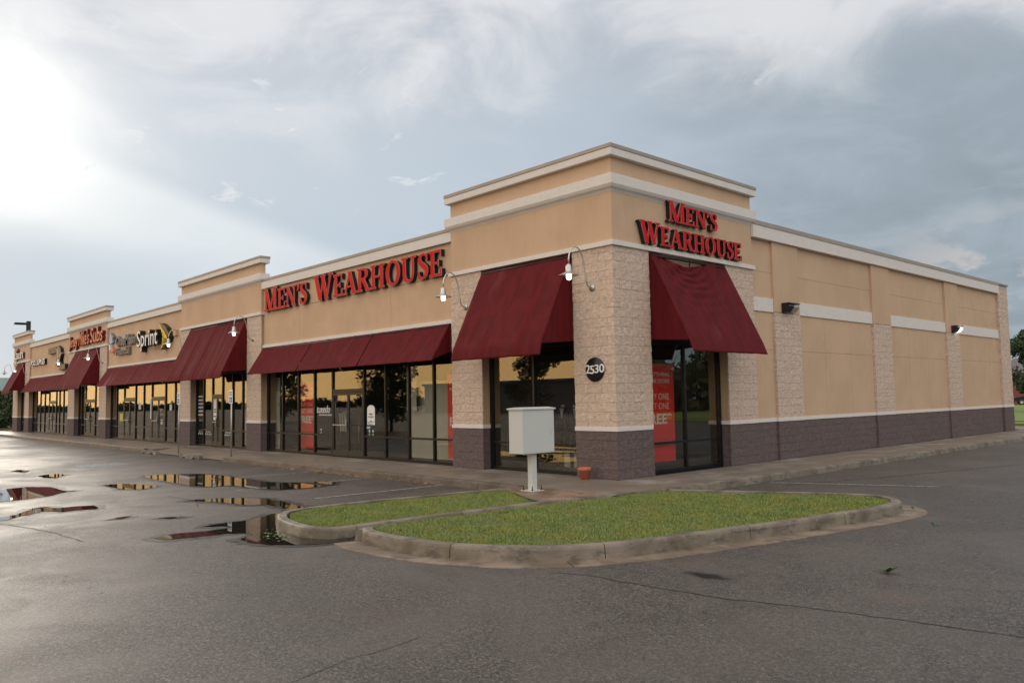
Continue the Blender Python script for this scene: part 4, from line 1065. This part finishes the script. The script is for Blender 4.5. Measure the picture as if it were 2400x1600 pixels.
wheel_stop(-22.9, -21.1, -2.22, 'weathered concrete wheel stop farther away, left of the farther sign post')
def hc_sign(x, label):
    r_ = tag(empty('parking_sign', (x, -1.72, -.06)), label, 'parking sign', 'reserved parking signs on steel posts')
    m = MB(); m.tube([(x, -1.72, -.1), (x, -1.72, 2.2)], .024, 8); m.lathe([(.001, 2.22), (.026, 2.2)], (x, -1.72, 0), 8); m.build('post', metal, r_)
    m = MB(); m.box(x-.15, x+.15, -1.752, -1.746, 1.76, 2.22); o = m.build('sign_plate', white, r_, bevel=.002)
    m = MB(); m.box(x-.10, x+.10, -1.757, -1.7525, 1.80, 1.98); m.build('blue_square', hc_blue, o)
    m = MB(); m.lathe([(.035, 0), (.05, 0), (.05, .003), (.035, .003)], (x-.005, -1.7605, 1.86), 16, 'y'); m.tube([(x-.01, -1.7605, 1.95), (x-.01, -1.7605, 1.885), (x+.04, -1.7605, 1.88), (x+.055, -1.7605, 1.83)], .006, 5); m.build('wheelchair_symbol', white, o)
    m = MB(); flat_text(m, 'RESERVED', x-.12, -1.754, 2.12, .24, .045, bold=.01); flat_text(m, 'PARKING', x-.11, -1.754, 2.04, .22, .045, bold=.01); m.build('sign_lettering', hc_blue, o)
hc_sign(-15.5, 'nearer blue and white parking sign on a grey post')
hc_sign(-20.3, 'farther blue and white parking sign on a grey post')
def f_oil(h, b, c):
    p = pos(h); d = h.v('LENGTH', h.v('MULTIPLY', h.v('SUBTRACT', p, (6.05, -5.80, A)), (1., 2.2, 0.)))
    h.put(b.inputs['Alpha'], h.m('MULTIPLY', h.ss(h.m('ADD', d, h.m('MULTIPLY', h.noise(p, 6., 5, .7), .5)), .62, .28), .8))
oil = mat('oil_stain', (.012, .010, .009), .55, spec=.2, fn=f_oil)
m = MB(); m.add([(5.4, -6.3, A+.006), (6.8, -6.3, A+.006), (6.8, -5.3, A+.006), (5.4, -5.3, A+.006)], [(0, 1, 2, 3)]); struct(m.build('oil_stain', oil))
# torn sprigs blown down by the storm
def sprig(x, y, s, n, seed, label, z=A+.012):
    rr = random.Random(seed); m = MB()
    for k in range(n):
        a = 6.283*k/n+rr.uniform(-.3, .3); L = s*rr.uniform(.6, 1.1); w = L*.34; up_ = rr.uniform(.3, 1.3)*L
        c, q = math.cos(a), math.sin(a); tip = (x+c*L, y+q*L, z+up_*.6)
        m.v += [(x, y, z), (x+c*L*.5-q*w, y+q*L*.5+c*w, z+up_*.5), tip, (x+c*L*.5+q*w, y+q*L*.5-c*w, z+up_*.35)]; b = len(m.v)-4; m.face((b, b+1, b+2, b+3))
    m.tube([(x, y, z), (x+.3*s, y-.4*s, z)], .003, 4)
    return tag(m.build('leaf_sprig', leafg), label, 'leaf sprig', 'green sprigs blown onto the asphalt')
leafg = mat('fresh_leaf', (.03, .11, .02), .45)
leafy = mat('yellow_leaf', (.14, .20, .03), .5)
sprig(7.36, -4.42, .13, 6, 1, 'largest torn green sprig lying on bare asphalt at the right')
sprig(6.56, -.92, .075, 3, 2, 'small dark leaf beside the rusty stain near the island tip')
sprig(.35, -8.12, .045, 3, 3, 'single yellow green leaf on the asphalt just outside the biggest puddle')
sprig(5.72, .55, .06, 3, 4, 'tiny green leaf on the gutter at the island tip')
m = MB(); rr = random.Random(4)
for k in range(34):
    x, y = rr.gauss(.1, .26), rr.gauss(-7.78, .12); s = rr.uniform(.012, .035); a = rr.random()*6.28; c, q = math.cos(a)*s, math.sin(a)*s
    m.v += [(x-c, y-q, A+.012), (x+q, y-c, A+.02), (x+c, y+q, A+.014), (x-q, y+c, A+.018)]; m.face((len(m.v)-4, len(m.v)-3, len(m.v)-2, len(m.v)-1))
m.build('leaf_litter', leafy, kind='stuff', label='yellow green leaves floating together in the largest puddle', category='leaves')
m = MB()
for k in range(900):
    x = rr.uniform(-15, -3.0); x = -9+(x+9)*(1 if rr.random() < .7 else .35)
    y = -2.06-abs(rr.gauss(0, .12)); s = rr.uniform(.01, .032)*(1 if noise.noise((x*.8, 0, 0)) > -.1 else .3); a = rr.random()*6.28; c, q = math.cos(a)*s, math.sin(a)*s
    m.v += [(x-c, y-q, A+.01), (x+q*.5, y-c*.5, A+.016+rr.random()*.02), (x+c, y+q, A+.01), (x-q*.5, y+c*.5, A+.014)]; m.face((len(m.v)-4, len(m.v)-3, len(m.v)-2, len(m.v)-1))
m.build('leaf_litter', mat('dry_litter', (.26, .19, .10), .8, fn=f_leaf), kind='stuff', label='dry leaves and bark gathered along the foot of the front kerb', category='leaves')
m = MB()
for k in range(240):
    x, y = rr.uniform(-14, 9), rr.uniform(-11, -2.6); s = rr.uniform(.006, .02); a = rr.random()*6.28; c, q = math.cos(a)*s, math.sin(a)*s
    if inside((x, y), g2) or inside((x, y), g1): continue
    m.v += [(x-c, y-q, A+.011), (x+q*.6, y-c*.6, A+.014), (x+c, y+q, A+.012), (x-q*.6, y+c*.6, A+.018)]; m.face((len(m.v)-4, len(m.v)-3, len(m.v)-2, len(m.v)-1))
m.build('leaf_litter', leafd, kind='stuff', label='tiny scattered bits of leaf across the wet parking lot', category='leaves')

# ================================================================== IN THE WINDOWS
def sale_banner(p0, w, z0, z1, axis, label, y):
    """p0 = start along, y = plane"""
    r_ = tag(empty('sale_banner', (p0, y, z0) if axis == 'y' else (y, p0, z0)), label, 'banner', 'red sale banners hanging in the windows')
    m = MB()
    if axis == 'y': m.box(p0, p0+w, y, y+.006, z0, z1)
    else: m.box(y-.006, y, p0, p0+w, z0, z1)
    m.build('banner_sheet', poster, r_)
    yy = y-.003 if axis == 'y' else y+.003; m = MB(); k = w/1.3; h = (z1-z0)/2.24
    def tx(b, x, z, ww, hh, bold): flat_text(m, b, p0+x*k, yy, z0+z*h, ww*k, hh*h, bold=bold, axis=axis)
    tx('EVERYTHING', .10, 1.96, 1.02, .09, .012); tx('IN THE STORE', .10, 1.80, 1.02, .09, .012)
    tx('FREE*', .10, .86, 1.08, .25, .03); tx("THE MEN'S WEARHOUSE", .10, .42, 1.04, .045, .01)
    m.build('banner_lettering', postw, r_)
    m = MB(); tx('BUY ONE', .22, 1.42, .86, .14, -.004); tx('GET ONE', .22, 1.20, .86, .14, -.004); m.build('thin_lettering', postw, r_)
sale_banner(1.28, 1.22, .25, 2.50, 'x', 'red banner reading BUY ONE GET ONE FREE in the corner tower side window', -.34)
sale_banner(-14.86, 1.25, .17, 2.45, 'y', 'red sale banner left of the double doors under the low awning', .42)
sale_banner(-6.34, 1.25, .17, 2.45, 'y', 'red sale banner half hidden behind the left pillar of the corner tower', .42)
def panel_thing(x0, x1, y, z0, z1, label, name='standing_board', m_=inwhite):
    r_ = tag(empty(name, ((x0+x1)/2, y, z0)), label, 'panel', 'pale panels standing inside the windows')
    m = MB(); m.box(x0, x1, y, y+.04, z0, z1); m.build('panel_board', m_, r_)
    m = MB(); m.box(x0-.02, x0, y-.01, y+.05, z0, z1); m.box(x1, x1+.02, y-.01, y+.05, z0, z1); m.build('panel_edge', frame, r_)
panel_thing(-8.60, -6.45, .80, .08, 2.30, 'broad pale panel behind the glass right of the double doors')
panel_thing(-8.55, -8.05, .62, 1.45, 2.75, 'narrow pale sheet hung high behind the glass right of the double doors')
panel_thing(-16.95, -16.6, .6, .08, 2.7, 'narrow pale board at the left end of the long shop window')
panel_thing(-4.85, -4.62, .8, .05, 2.75, 'slim pale upright board at the left edge of the corner window')
panel_thing(-20.1, -19.3, .8, .1, 2.0, 'pale grey board inside the right end of the blank tower window')
m = MB(); m.box(-3.1, -1.3, 1.6, 2.9, .02, .35); tag(m.build('display_plinth', inwhite), 'low pale display plinth inside the corner window', 'plinth')
def skin(name, verts, edges, radii, m_, parent, sub=1):
    me = bpy.data.meshes.new(name); me.from_pydata(verts, edges, []); me.materials.append(m_)
    o = bpy.data.objects.new(name, me); C.objects.link(o); o.parent = parent
    s = o.modifiers.new('skin', 'SKIN'); s.use_smooth_shade = True
    for i, r_ in enumerate(radii): me.skin_vertices[0].data[i].radius = (r_, r_*.75) if isinstance(r_, float) else r_
    me.skin_vertices[0].data[0].use_root = True
    b = o.modifiers.new('sub', 'SUBSURF'); b.levels = sub; b.render_levels = sub
    return o
def mannequin(x, y, rz, label):
    r_ = tag(empty('mannequin', (x, y, .02), rz), label, 'mannequin', 'suited mannequins in the corner window')
    v = [(0, 0, .92), (0, 0, 1.08), (0, 0, 1.30), (0, 0, 1.43), (-.19, 0, 1.42), (.19, 0, 1.42), (-.25, .0, 1.15), (.25, 0, 1.15), (-.24, -.05, .90), (.24, -.05, .90), (0, 0, 1.50)]
    e = [(0, 1), (1, 2), (2, 3), (3, 4), (3, 5), (4, 6), (5, 7), (6, 8), (7, 9), (3, 10)]
    skin('jacket', v, e, [.18, .165, .20, .13, .085, .085, .065, .065, .05, .05, .055], cloth_d, r_)
    v = [(0, 0, .95), (-.10, 0, .85), (.10, 0, .85), (-.11, 0, .45), (.11, 0, .45), (-.11, .01, .06), (.11, .01, .06), (-.12, -.14, .03), (.12, -.14, .03)]
    skin('trousers', v, [(0, 1), (0, 2), (1, 3), (2, 4), (3, 5), (4, 6), (5, 7), (6, 8)], [.15, .11, .11, .08, .08, .06, .06, .04, .04], cloth_d, r_)
    m = MB(); m.add([(-.055, -.150, 1.47), (.055, -.150, 1.47), (.0, -.172, 1.18)], [(0, 1, 2)]); m.tube([(0, 0, 1.46), (0, 0, 1.56)], [.066, .052], 12); o = m.build('shirt', cloth_l, None); o.parent = r_
mannequin(-2.45, 1.35, R(40), 'dark suited headless mannequin nearer the stone pillar in the corner window')
mannequin(-3.25, 1.75, R(30), 'dark suited headless mannequin set back to the left in the corner window')
GR = tag(empty('clothes_rack', (-12.9, 1.3, 0)), 'clothes rack with white shirts inside the window left of the double doors', 'clothes rack')
m = MB(); m.tube([(-13.5, 1.3, .02), (-13.5, 1.3, 1.5), (-12.3, 1.3, 1.5), (-12.3, 1.3, .02)], .015, 6); m.build('rail', metal, GR)
for k in range(6):
    x = -13.35+k*.17; m = MB(); m.prism([(x, 1.05, 1.35), (x, 1.3, 1.46), (x, 1.55, 1.35), (x, 1.5, .75), (x, 1.1, .75)], (.08, 0, 0)); m.build('hanging_shirt', cloth_l if k in (1, 2, 3) else cloth_d, GR)
def decal(name, label, cat, mk, **kw):
    r_ = tag(empty(name, mk['loc']), label, cat, **kw)
    for nm, mb, mm in mk['parts']: mb.build(nm, mm, r_)
yd = .278
a = MB(); pts = [(-10.17, yd, 1.04), (-9.75, yd, 1.04), (-9.75, yd, 1.52)]+[(-9.96+.21*math.cos(t), yd, 1.52+.12*math.sin(t)) for t in [k*math.pi/8 for k in range(1, 8)]]+[(-10.17, yd, 1.52)]; a.prism(pts, (0, .004, 0))
b_ = MB(); flat_text(b_, "MEN'S", -10.06, yd-.003, 1.34, .2, .05, bold=.01); flat_text(b_, 'CLOSED', -10.10, yd-.003, 1.25, .28, .055, bold=.01); flat_text(b_, 'HOURS', -10.02, yd-.003, 1.14, .12, .03)
flat_text(b_, 'MON-SAT 10-9', -10.13, yd-.003, 1.10, .34, .028); flat_text(b_, 'SUN 12-6', -10.13, yd-.003, 1.06, .25, .028)
decal('hours_sign', 'white arched hours sign stuck to the glass right of the double doors', 'window sign', {'loc': (-9.96, yd, 1.04), 'parts': [('sign_card', a, white), ('sign_print', b_, dkmetal)]})
b_ = MB(); flat_text(b_, 'tuxedo', -13.27, yd-.003, 1.40, .86, .25, shear=.25); flat_text(b_, 'RENTALS & SALES', -13.12, yd-.003, 1.31, .82, .05, bold=.01)
decal('window_lettering', 'white lettering reading tuxedo rentals and sales on the glass', 'window lettering', {'loc': (-12.8, yd, 1.3), 'parts': [('lettering', b_, white)]})
a = MB(); a.box(-21.88, -21.56, .252, .256, 1.10, 1.95); b_ = MB()
for k, z in enumerate((1.5, 1.40, 1.22)): b_.box(-21.84, -21.60, .2485, .2515, z, z+.06)
decal('notice', 'tall white notice taped on the glass door of the blank tower shop', 'notice', {'loc': (-21.7, .25, 1.1), 'parts': [('sheet', a, white), ('printed_bars', b_, greysign)]})
b_ = MB()
for k in range(6): b_.box(-23.55, -23.0, yd, yd+.003, 1.28+k*.155, 1.345+k*.155)
decal('window_stripes', 'six pale stripes stacked on the left glass of the blank tower shop', 'window decal', {'loc': (-23.3, yd, 1.3), 'parts': [('stripe_stack', b_, mat('pale_decal', (.5, .51, .5), .6))]})
for k, x in enumerate((-23.5, -22.75, -20.75)):
    b_ = MB()
    for q in range(7): b_.lathe([(.001, 0), (.035, 0), (.035, .003), (.001, .003)], (x+q*.09, yd, .50+.10*(q % 2)), 7, 'y'); b_.lathe([(.001, 0), (.018, 0), (.018, .003), (.001, .003)], (x+.04+q*.09, yd, .53+.10*(q % 2)), 5, 'y')
    decal('paw_print_decal', ('white paw prints below the six pale stripes', 'white paw prints on the glass just left of the blank tower door', 'white paw prints behind the nearer parking sign post')[k], 'window decal', {'loc': (x, yd, .5), 'parts': [('paw_prints', b_, white)]}, group='white paw prints on shop glass')
a = MB(); a.box(-34.25, -33.75, yd, yd+.004, .95, 1.35); decal('notice', 'yellow notice in the left window under the faded low awning', 'notice', {'loc': (-34, yd, 1), 'parts': [('sheet', a, mat('yellow_paper', (.55, .48, .12), .7))]})
for k, (x, z, w, h, l) in enumerate(((-31.3, 1.55, .35, .28, 'small white notice in the window between the two doors under the faded low awning'), (-29.6, 1.1, .22, .95, 'tall narrow white poster left of the right hand door under the faded low awning'), (-27.0, 1.50, .3, .28, 'white card in the window right of the right hand door under the faded low awning'))):
    a = MB(); a.box(x, x+w, yd, yd+.004, z, z+h); decal('notice', l, 'notice', {'loc': (x, yd, z), 'parts': [('sheet', a, cloth_l)]})
b_ = MB(); flat_text(b_, 'Sprint', -28.25, .262, 1.45, .5, .16, bold=.01); b_.box(-28.2, -27.75, .262, .264, 1.3, 1.32); b_.box(-28.1, -27.85, .262, .264, .85, 1.08)
decal('door_lettering', 'white lettering on the right hand door under the faded low awning', 'window lettering', {'loc': (-28, .26, 1.2), 'parts': [('lettering', b_, white)]})
b_ = MB()
for x in (-13.0, -10.05, -9.85): b_.lathe([(.001, 0), (.05, 0), (.05, .003), (.001, .003)], (x, yd, .84), 12, 'y'); b_.lathe([(.001, 0), (.035, 0), (.035, .003), (.001, .003)], (x, yd, .74), 10, 'y')
b_.box(-10.2, -10.0, yd, yd+.003, .92, .99)
decal('card_stickers', 'small pale stickers low on the glass near the double doors', 'stickers', {'loc': (-11, yd, .7), 'parts': [('sticker_sheet', b_, mat('sticker', (.35, .45, .45), .5))]})
# things for sale in the far shops
def shelf(x0, x1, y, label, seed, tall=1.5):
    rr2 = random.Random(seed); r_ = tag(empty('store_shelf', ((x0+x1)/2, y, 0)), label, 'shelf', 'stocked shelves in the far shops')
    m = MB(); m.box(x0, x1, y, y+.4, .02, .1); m.box(x0, x1, y+.36, y+.4, .1, tall)
    for z in (.5, .9, 1.3): m.box(x0, x1, y, y+.36, z, z+.02)
    m.build('shelf_frame', greysign, r_)
    for mm, s in ((cloth_l, 0), (poster, 1), (yellow, 2), (bluesign, 3)):
        m = MB()
        for z in (.1, .52, .92):
            x = x0+.03
            while x < x1-.2:
                w = rr2.uniform(.1, .22); h = rr2.uniform(.18, .36)
                if rr2.random() < (.36 if s == 0 else .14): m.box(x, x+w*.9, y+.02, y+.25, z, z+h)
                x += w
        m.build('stock', mm, r_)
shelf(-53.2, -50.4, 1.2, 'stocked shelf left of the door in the farthest wall panel shop', 1)
shelf(-49.6, -46.6, 1.6, 'stocked shelf in the middle of the farthest wall panel shop', 2)
shelf(-46.4, -43.6, 1.2, 'stocked shelf right of the door in the farthest wall panel shop', 3)
shelf(-57.2, -55.2, 1.3, 'stocked shelf inside the farthest tower window', 4)
m = MB(); m.box(-35.55, -35.3, .5, 3.5, .02, 2.9); tag(m.build('painted_partition', mat('ochre_paint', (.50, .30, .03), .7)), 'ochre painted partition at the left end of the window under the faded low awning', 'partition')

# ================================================================== BACKGROUND
def tree(name, x, y, h, cr, n, label, z0=A, seed=1, m_=None, trunk=.12, leaf=.16, base=.28, group=None, cat='tree'):
    rr = random.Random(seed); r_ = tag(empty(name, (x, y, z0)), label, cat, group)
    m = MB(); top = h*.8; pts = [(x+rr.uniform(-.05, .05)*h*.3*k/5, y+rr.uniform(-.05, .05)*h*.3*k/5, z0+top*k/5) for k in range(6)]
    m.tube(pts, [trunk*(1-.16*k) for k in range(6)], 7)
    blobs = []
    for k in range(26):
        a = rr.random()*6.283; t = rr.uniform(base, 1.0); rad = cr*math.sin(math.pi*min(1, (t-base)/(1.06-base)*.86+.10))**.8
        q = rr.uniform(.25, .95)*rad; c = Vector((x+math.cos(a)*q, y+math.sin(a)*q, z0+h*t*.96)); blobs.append((c, cr*rr.uniform(.22, .42)))
        if k % 3 == 0: m.tube([pts[min(4, max(1, int(t*4)))], tuple((Vector(pts[min(4, int(t*4))])+c)/2+Vector((0, 0, .1*h*.2))), tuple(c)], [trunk*.4, trunk*.25, trunk*.1], 5)
    m.build('trunk', bark, r_)
    m = MB()
    for k in range(n):
        c, br = blobs[rr.randrange(len(blobs))]
        d = Vector((rr.gauss(0, 1), rr.gauss(0, 1), rr.gauss(0, .8))).normalized()*br*rr.random()**.4
        p = c+d; a = Vector((rr.gauss(0, 1), rr.gauss(0, 1), rr.gauss(0, 1))).normalized(); b = a.orthogonal().normalized(); L = leaf*rr.uniform(.5, 1.2)
        m.v += [tuple(p-a*L), tuple(p+b*L*.45), tuple(p+a*L), tuple(p-b*L*.45)]; q = len(m.v)-4; m.face((q, q+1, q+2, q+3))
    m.build('crown', m_ or leafm, r_)
    return r_
# right edge of the view
tree('broadleaf_tree', -8.3, 62, 6.4, 2.6, 9000, 'dark green tree beside the far end pillar in front of the brick building', seed=5, m_=leafd, leaf=.17, z0=A+.1, base=.3)
tree('broadleaf_tree', -5.6, 70, 7.0, 3.0, 8000, 'bushy tree at the right edge behind the black car', seed=6, m_=leafd, leaf=.2, z0=A+.1, base=.15)
bb = tag(empty('brick_house', (-6, 108, A)), 'low red brick building behind the trees past the far end of the side wall', 'building')
m = MB(); m.box(-22, 12, 104, 118, A, 3.6); m.build('wall', brickm, bb)
m = MB(); m.prism([(-23, 103.2, 3.6), (-23, 118.8, 3.6), (-23, 111, 6.0)], (36, 0, 0)); m.build('roof', greyroof, bb)
for x in (-20, -16.5, -12, -6, 0, 6): m = MB(); m.box(x, x+1.3, 103.93, 103.99, .9, 2.4); m.build('window', car_glass, bb)
def car(x, y, rz, paint, label, group=None):
    r_ = tag(empty('parked_car', (0, 0, 0)), label, 'car', group)
    # side profile along x, z up; length 4.7
    prof = [(-2.3, .38), (-2.32, .75), (-2.2, .92), (-1.55, 1.0), (-.95, 1.40), (.25, 1.43), (1.05, 1.02), (1.95, .90), (2.28, .70), (2.3, .38)]
    m = MB(); rows = [(-.88, 0), (-.80, .03), (.80, .03), (.88, 0)]
    n = len(prof)
    for yy, up_ in ((-.80, 0), (-.90, 1), (.90, 1), (.80, 0)):
        for px, pz in prof:
            k = .72 if pz > 1.1 else 1.; m.v.append((px, (yy*k if up_ else yy*k*1.0), pz+(0 if up_ else .02)))
    for a in range(3):
        for j in range(n-1): m.face((a*n+j, a*n+j+1, (a+1)*n+j+1, (a+1)*n+j))
    for a in range(3): m.face((a*n, (a+1)*n, (a+1)*n+n-1, a*n+n-1))
    m.face(list(range(n))[::-1]); m.face(list(range(3*n, 4*n)))
    m.build('body', paint, r_, bevel=.03)
    for sy in (-1, 1):
        m = MB(); w = [(-1.3, 1.03), (-.9, 1.35), (.2, 1.38), (.85, 1.03)]; m.prism([(p[0], sy*(.905 if p[1] < 1.1 else .665), p[1]) for p in w], (0, sy*.012, 0)); m.build('side_window', car_glass, r_)
    for wx in (-1.42, 1.4):
        for sy in (-1, 1):
            m = MB(); m.lathe([(.18, 0), (.31, .0), (.33, .03), (.33, .17), (.31, .2), (.18, .2)], (wx, sy*.86-.1, .33), 20, 'y'); w = m.build('wheel', tyre, r_)
            m = MB(); m.lathe([(.001, -.01), (.19, .01)], (wx, sy*.86-.1+(.21 if sy > 0 else -.0), .33), 16, 'y'); m.build('rim', rim, w)
    for sy in (-1, 1):
        m = MB(); m.box(-2.34, -2.2, sy*.60-.16, sy*.60+.16, .72, .88); m.build('tail_light', tail, r_)
        m = MB(); m.box(2.2, 2.31, sy*.62-.16, sy*.62+.16, .60, .74); m.build('headlight', lens_off, r_)
    r_.location = (x, y, A+.11); r_.rotation_euler.z = rz
    return r_
car(-17.6, 98.5, R(200), car_black, 'black sedan on the far lot, cut by the right edge of the view')
# left edge of the view
rr = random.Random(12)
for i, (x, y, h, c) in enumerate(((-71, 2.9, 3.4, 1.7), (-74.5, 1.5, 3.3, 1.8), (-79, 4.0, 3.6, 1.9), (-84, -.6, 3.8, 2.0), (-70.0, 6.2, 3.3, 1.6))):
    tree('leafy_shrub', x, y, h, c, 4200, ['rounded green shrub nearest the far left corner of the strip', 'rounded green shrub at the left edge of the view', 'rounded green shrub behind the first two at the far left', 'darker shrub farthest left, mostly cut by the edge', 'green shrub peeking out behind the far end of the strip'][i],
         seed=30+i, m_=leafm if i % 2 else leafd, leaf=.15, base=.05, group='shrubs past the far left end', cat='shrub')
gb = tag(empty('green_roof_building', (-140, 14, A)), 'distant low building with a green metal roof beyond the far left end', 'building')
m = MB(); m.box(-160, -138, -6, 40, A, 3.4); m.build('wall', mat('far_wall', (.30, .27, .22), .8), gb)
m = MB(); m.prism([(-137.2, -7, 3.4), (-160.8, -7, 3.4), (-149, -7, 6.9)], (0, 48, 0)); m.build('roof', roofgreen, gb)
sl = tag(empty('street_lamp', (-104.3, 10, A)), 'black parking lot lamp post rising behind the farthest tower', 'street lamp')
m = MB(); m.tube([(-104.3, 10, A), (-104.3, 10, 12.6)], [.30, .26], 8); m.build('pole', dkmetal, sl)
m = MB(); m.box(-104.9, -104.2, 8.5, 9.8, 12.15, 12.4); m.build('lamp_head', dkmetal, sl, bevel=.03)
# across the road, seen in the shop windows
for i, (x, y, h, c, n) in enumerate(((-31.0, -14.6, 5.2, 2.2, 6000), (-26.5, -22.5, 7.0, 2.0, 6000), (-43, -12.8, 5.4, 1.9, 5000), (-66, -25.0, 4.6, 2.6, 2500))):
    tree('street_tree', x, y, h, c, n, ['dark street tree reflected right of the double doors', 'tallest street tree, reflected in the corner window', 'street tree reflected at the left end of the long window', 'small street tree reflected in the far shop windows'][i], seed=50+i, m_=leafd, leaf=.16, base=.22, group='street trees across the lot')
def tree_mass(name, pts, h, n, seed, label, leaf=.7):
    rr2 = random.Random(seed); m = MB()
    for k in range(n):
        i = rr2.randrange(len(pts)-1); t = rr2.random(); x = pts[i][0]+(pts[i+1][0]-pts[i][0])*t+rr2.gauss(0, 1.5); y = pts[i][1]+(pts[i+1][1]-pts[i][1])*t+rr2.gauss(0, 1.5)
        hh = h*(.55+.55*noise.noise((x*.09, y*.09, seed))+.35*noise.noise((x*.35, y*.35, seed))); z = A+rr2.random()**.8*max(.5, hh)
        a = Vector((rr2.gauss(0, 1), rr2.gauss(0, 1), rr2.gauss(0, 1))).normalized(); b = a.orthogonal(); L = leaf*rr2.uniform(.5, 1.2); p = Vector((x, y, z))
        m.v += [tuple(p-a*L), tuple(p+b*L*.6), tuple(p+a*L), tuple(p-b*L*.6)]; q = len(m.v)-4; m.face((q, q+1, q+2, q+3))
    return m.build(name, leafd, kind='stuff', label=label, category='trees')
tree_mass('far_trees', [(-330, -10), (-220, -150), (-120, -190), (0, -190)], 3.6, 16000, 3, 'distant low line of trees across the road behind the camera', .9)
tree_mass('far_trees', [(45, -10), (48, 40), (44, 80), (38, 120)], 9.0, 9000, 8, 'dense tree belt east of the side wall, out of frame', .8)
wb = tag(empty('warehouse', (-75, -62, A)), 'long low warehouse across the road, seen only in the shop windows', 'building')
m = MB(); m.box(-92, -58, -75, -62, A, 4.0); m.build('wall', greyroof, wb)
m = MB(); m.box(-92.3, -57.7, -75.3, -61.7, 4.0, 4.3); m.build('roof', greyroof, wb)
for i, (x, y) in enumerate(((-70, -52), (-60, -44), (-52, -47))):
    s_ = tag(empty('street_lamp', (x, y, A)), ['twin head lot lamp left of the others, seen in the corner window', 'middle twin head lot lamp seen in the corner window', 'right hand twin head lot lamp seen in the corner window'][i], 'street lamp', 'lot lamps behind the camera')
    m = MB(); m.tube([(x, y, A), (x, y, 7.5)], .08, 6); m.build('pole', dkmetal, s_)
    m = MB(); m.box(x-1.1, x-.3, y-.2, y+.2, 7.4, 7.6); m.box(x+.3, x+1.1, y-.2, y+.2, 7.4, 7.6); m.box(x-.3, x+.3, y-.05, y+.05, 7.45, 7.55); m.build('lamp_head', dkmetal, s_)
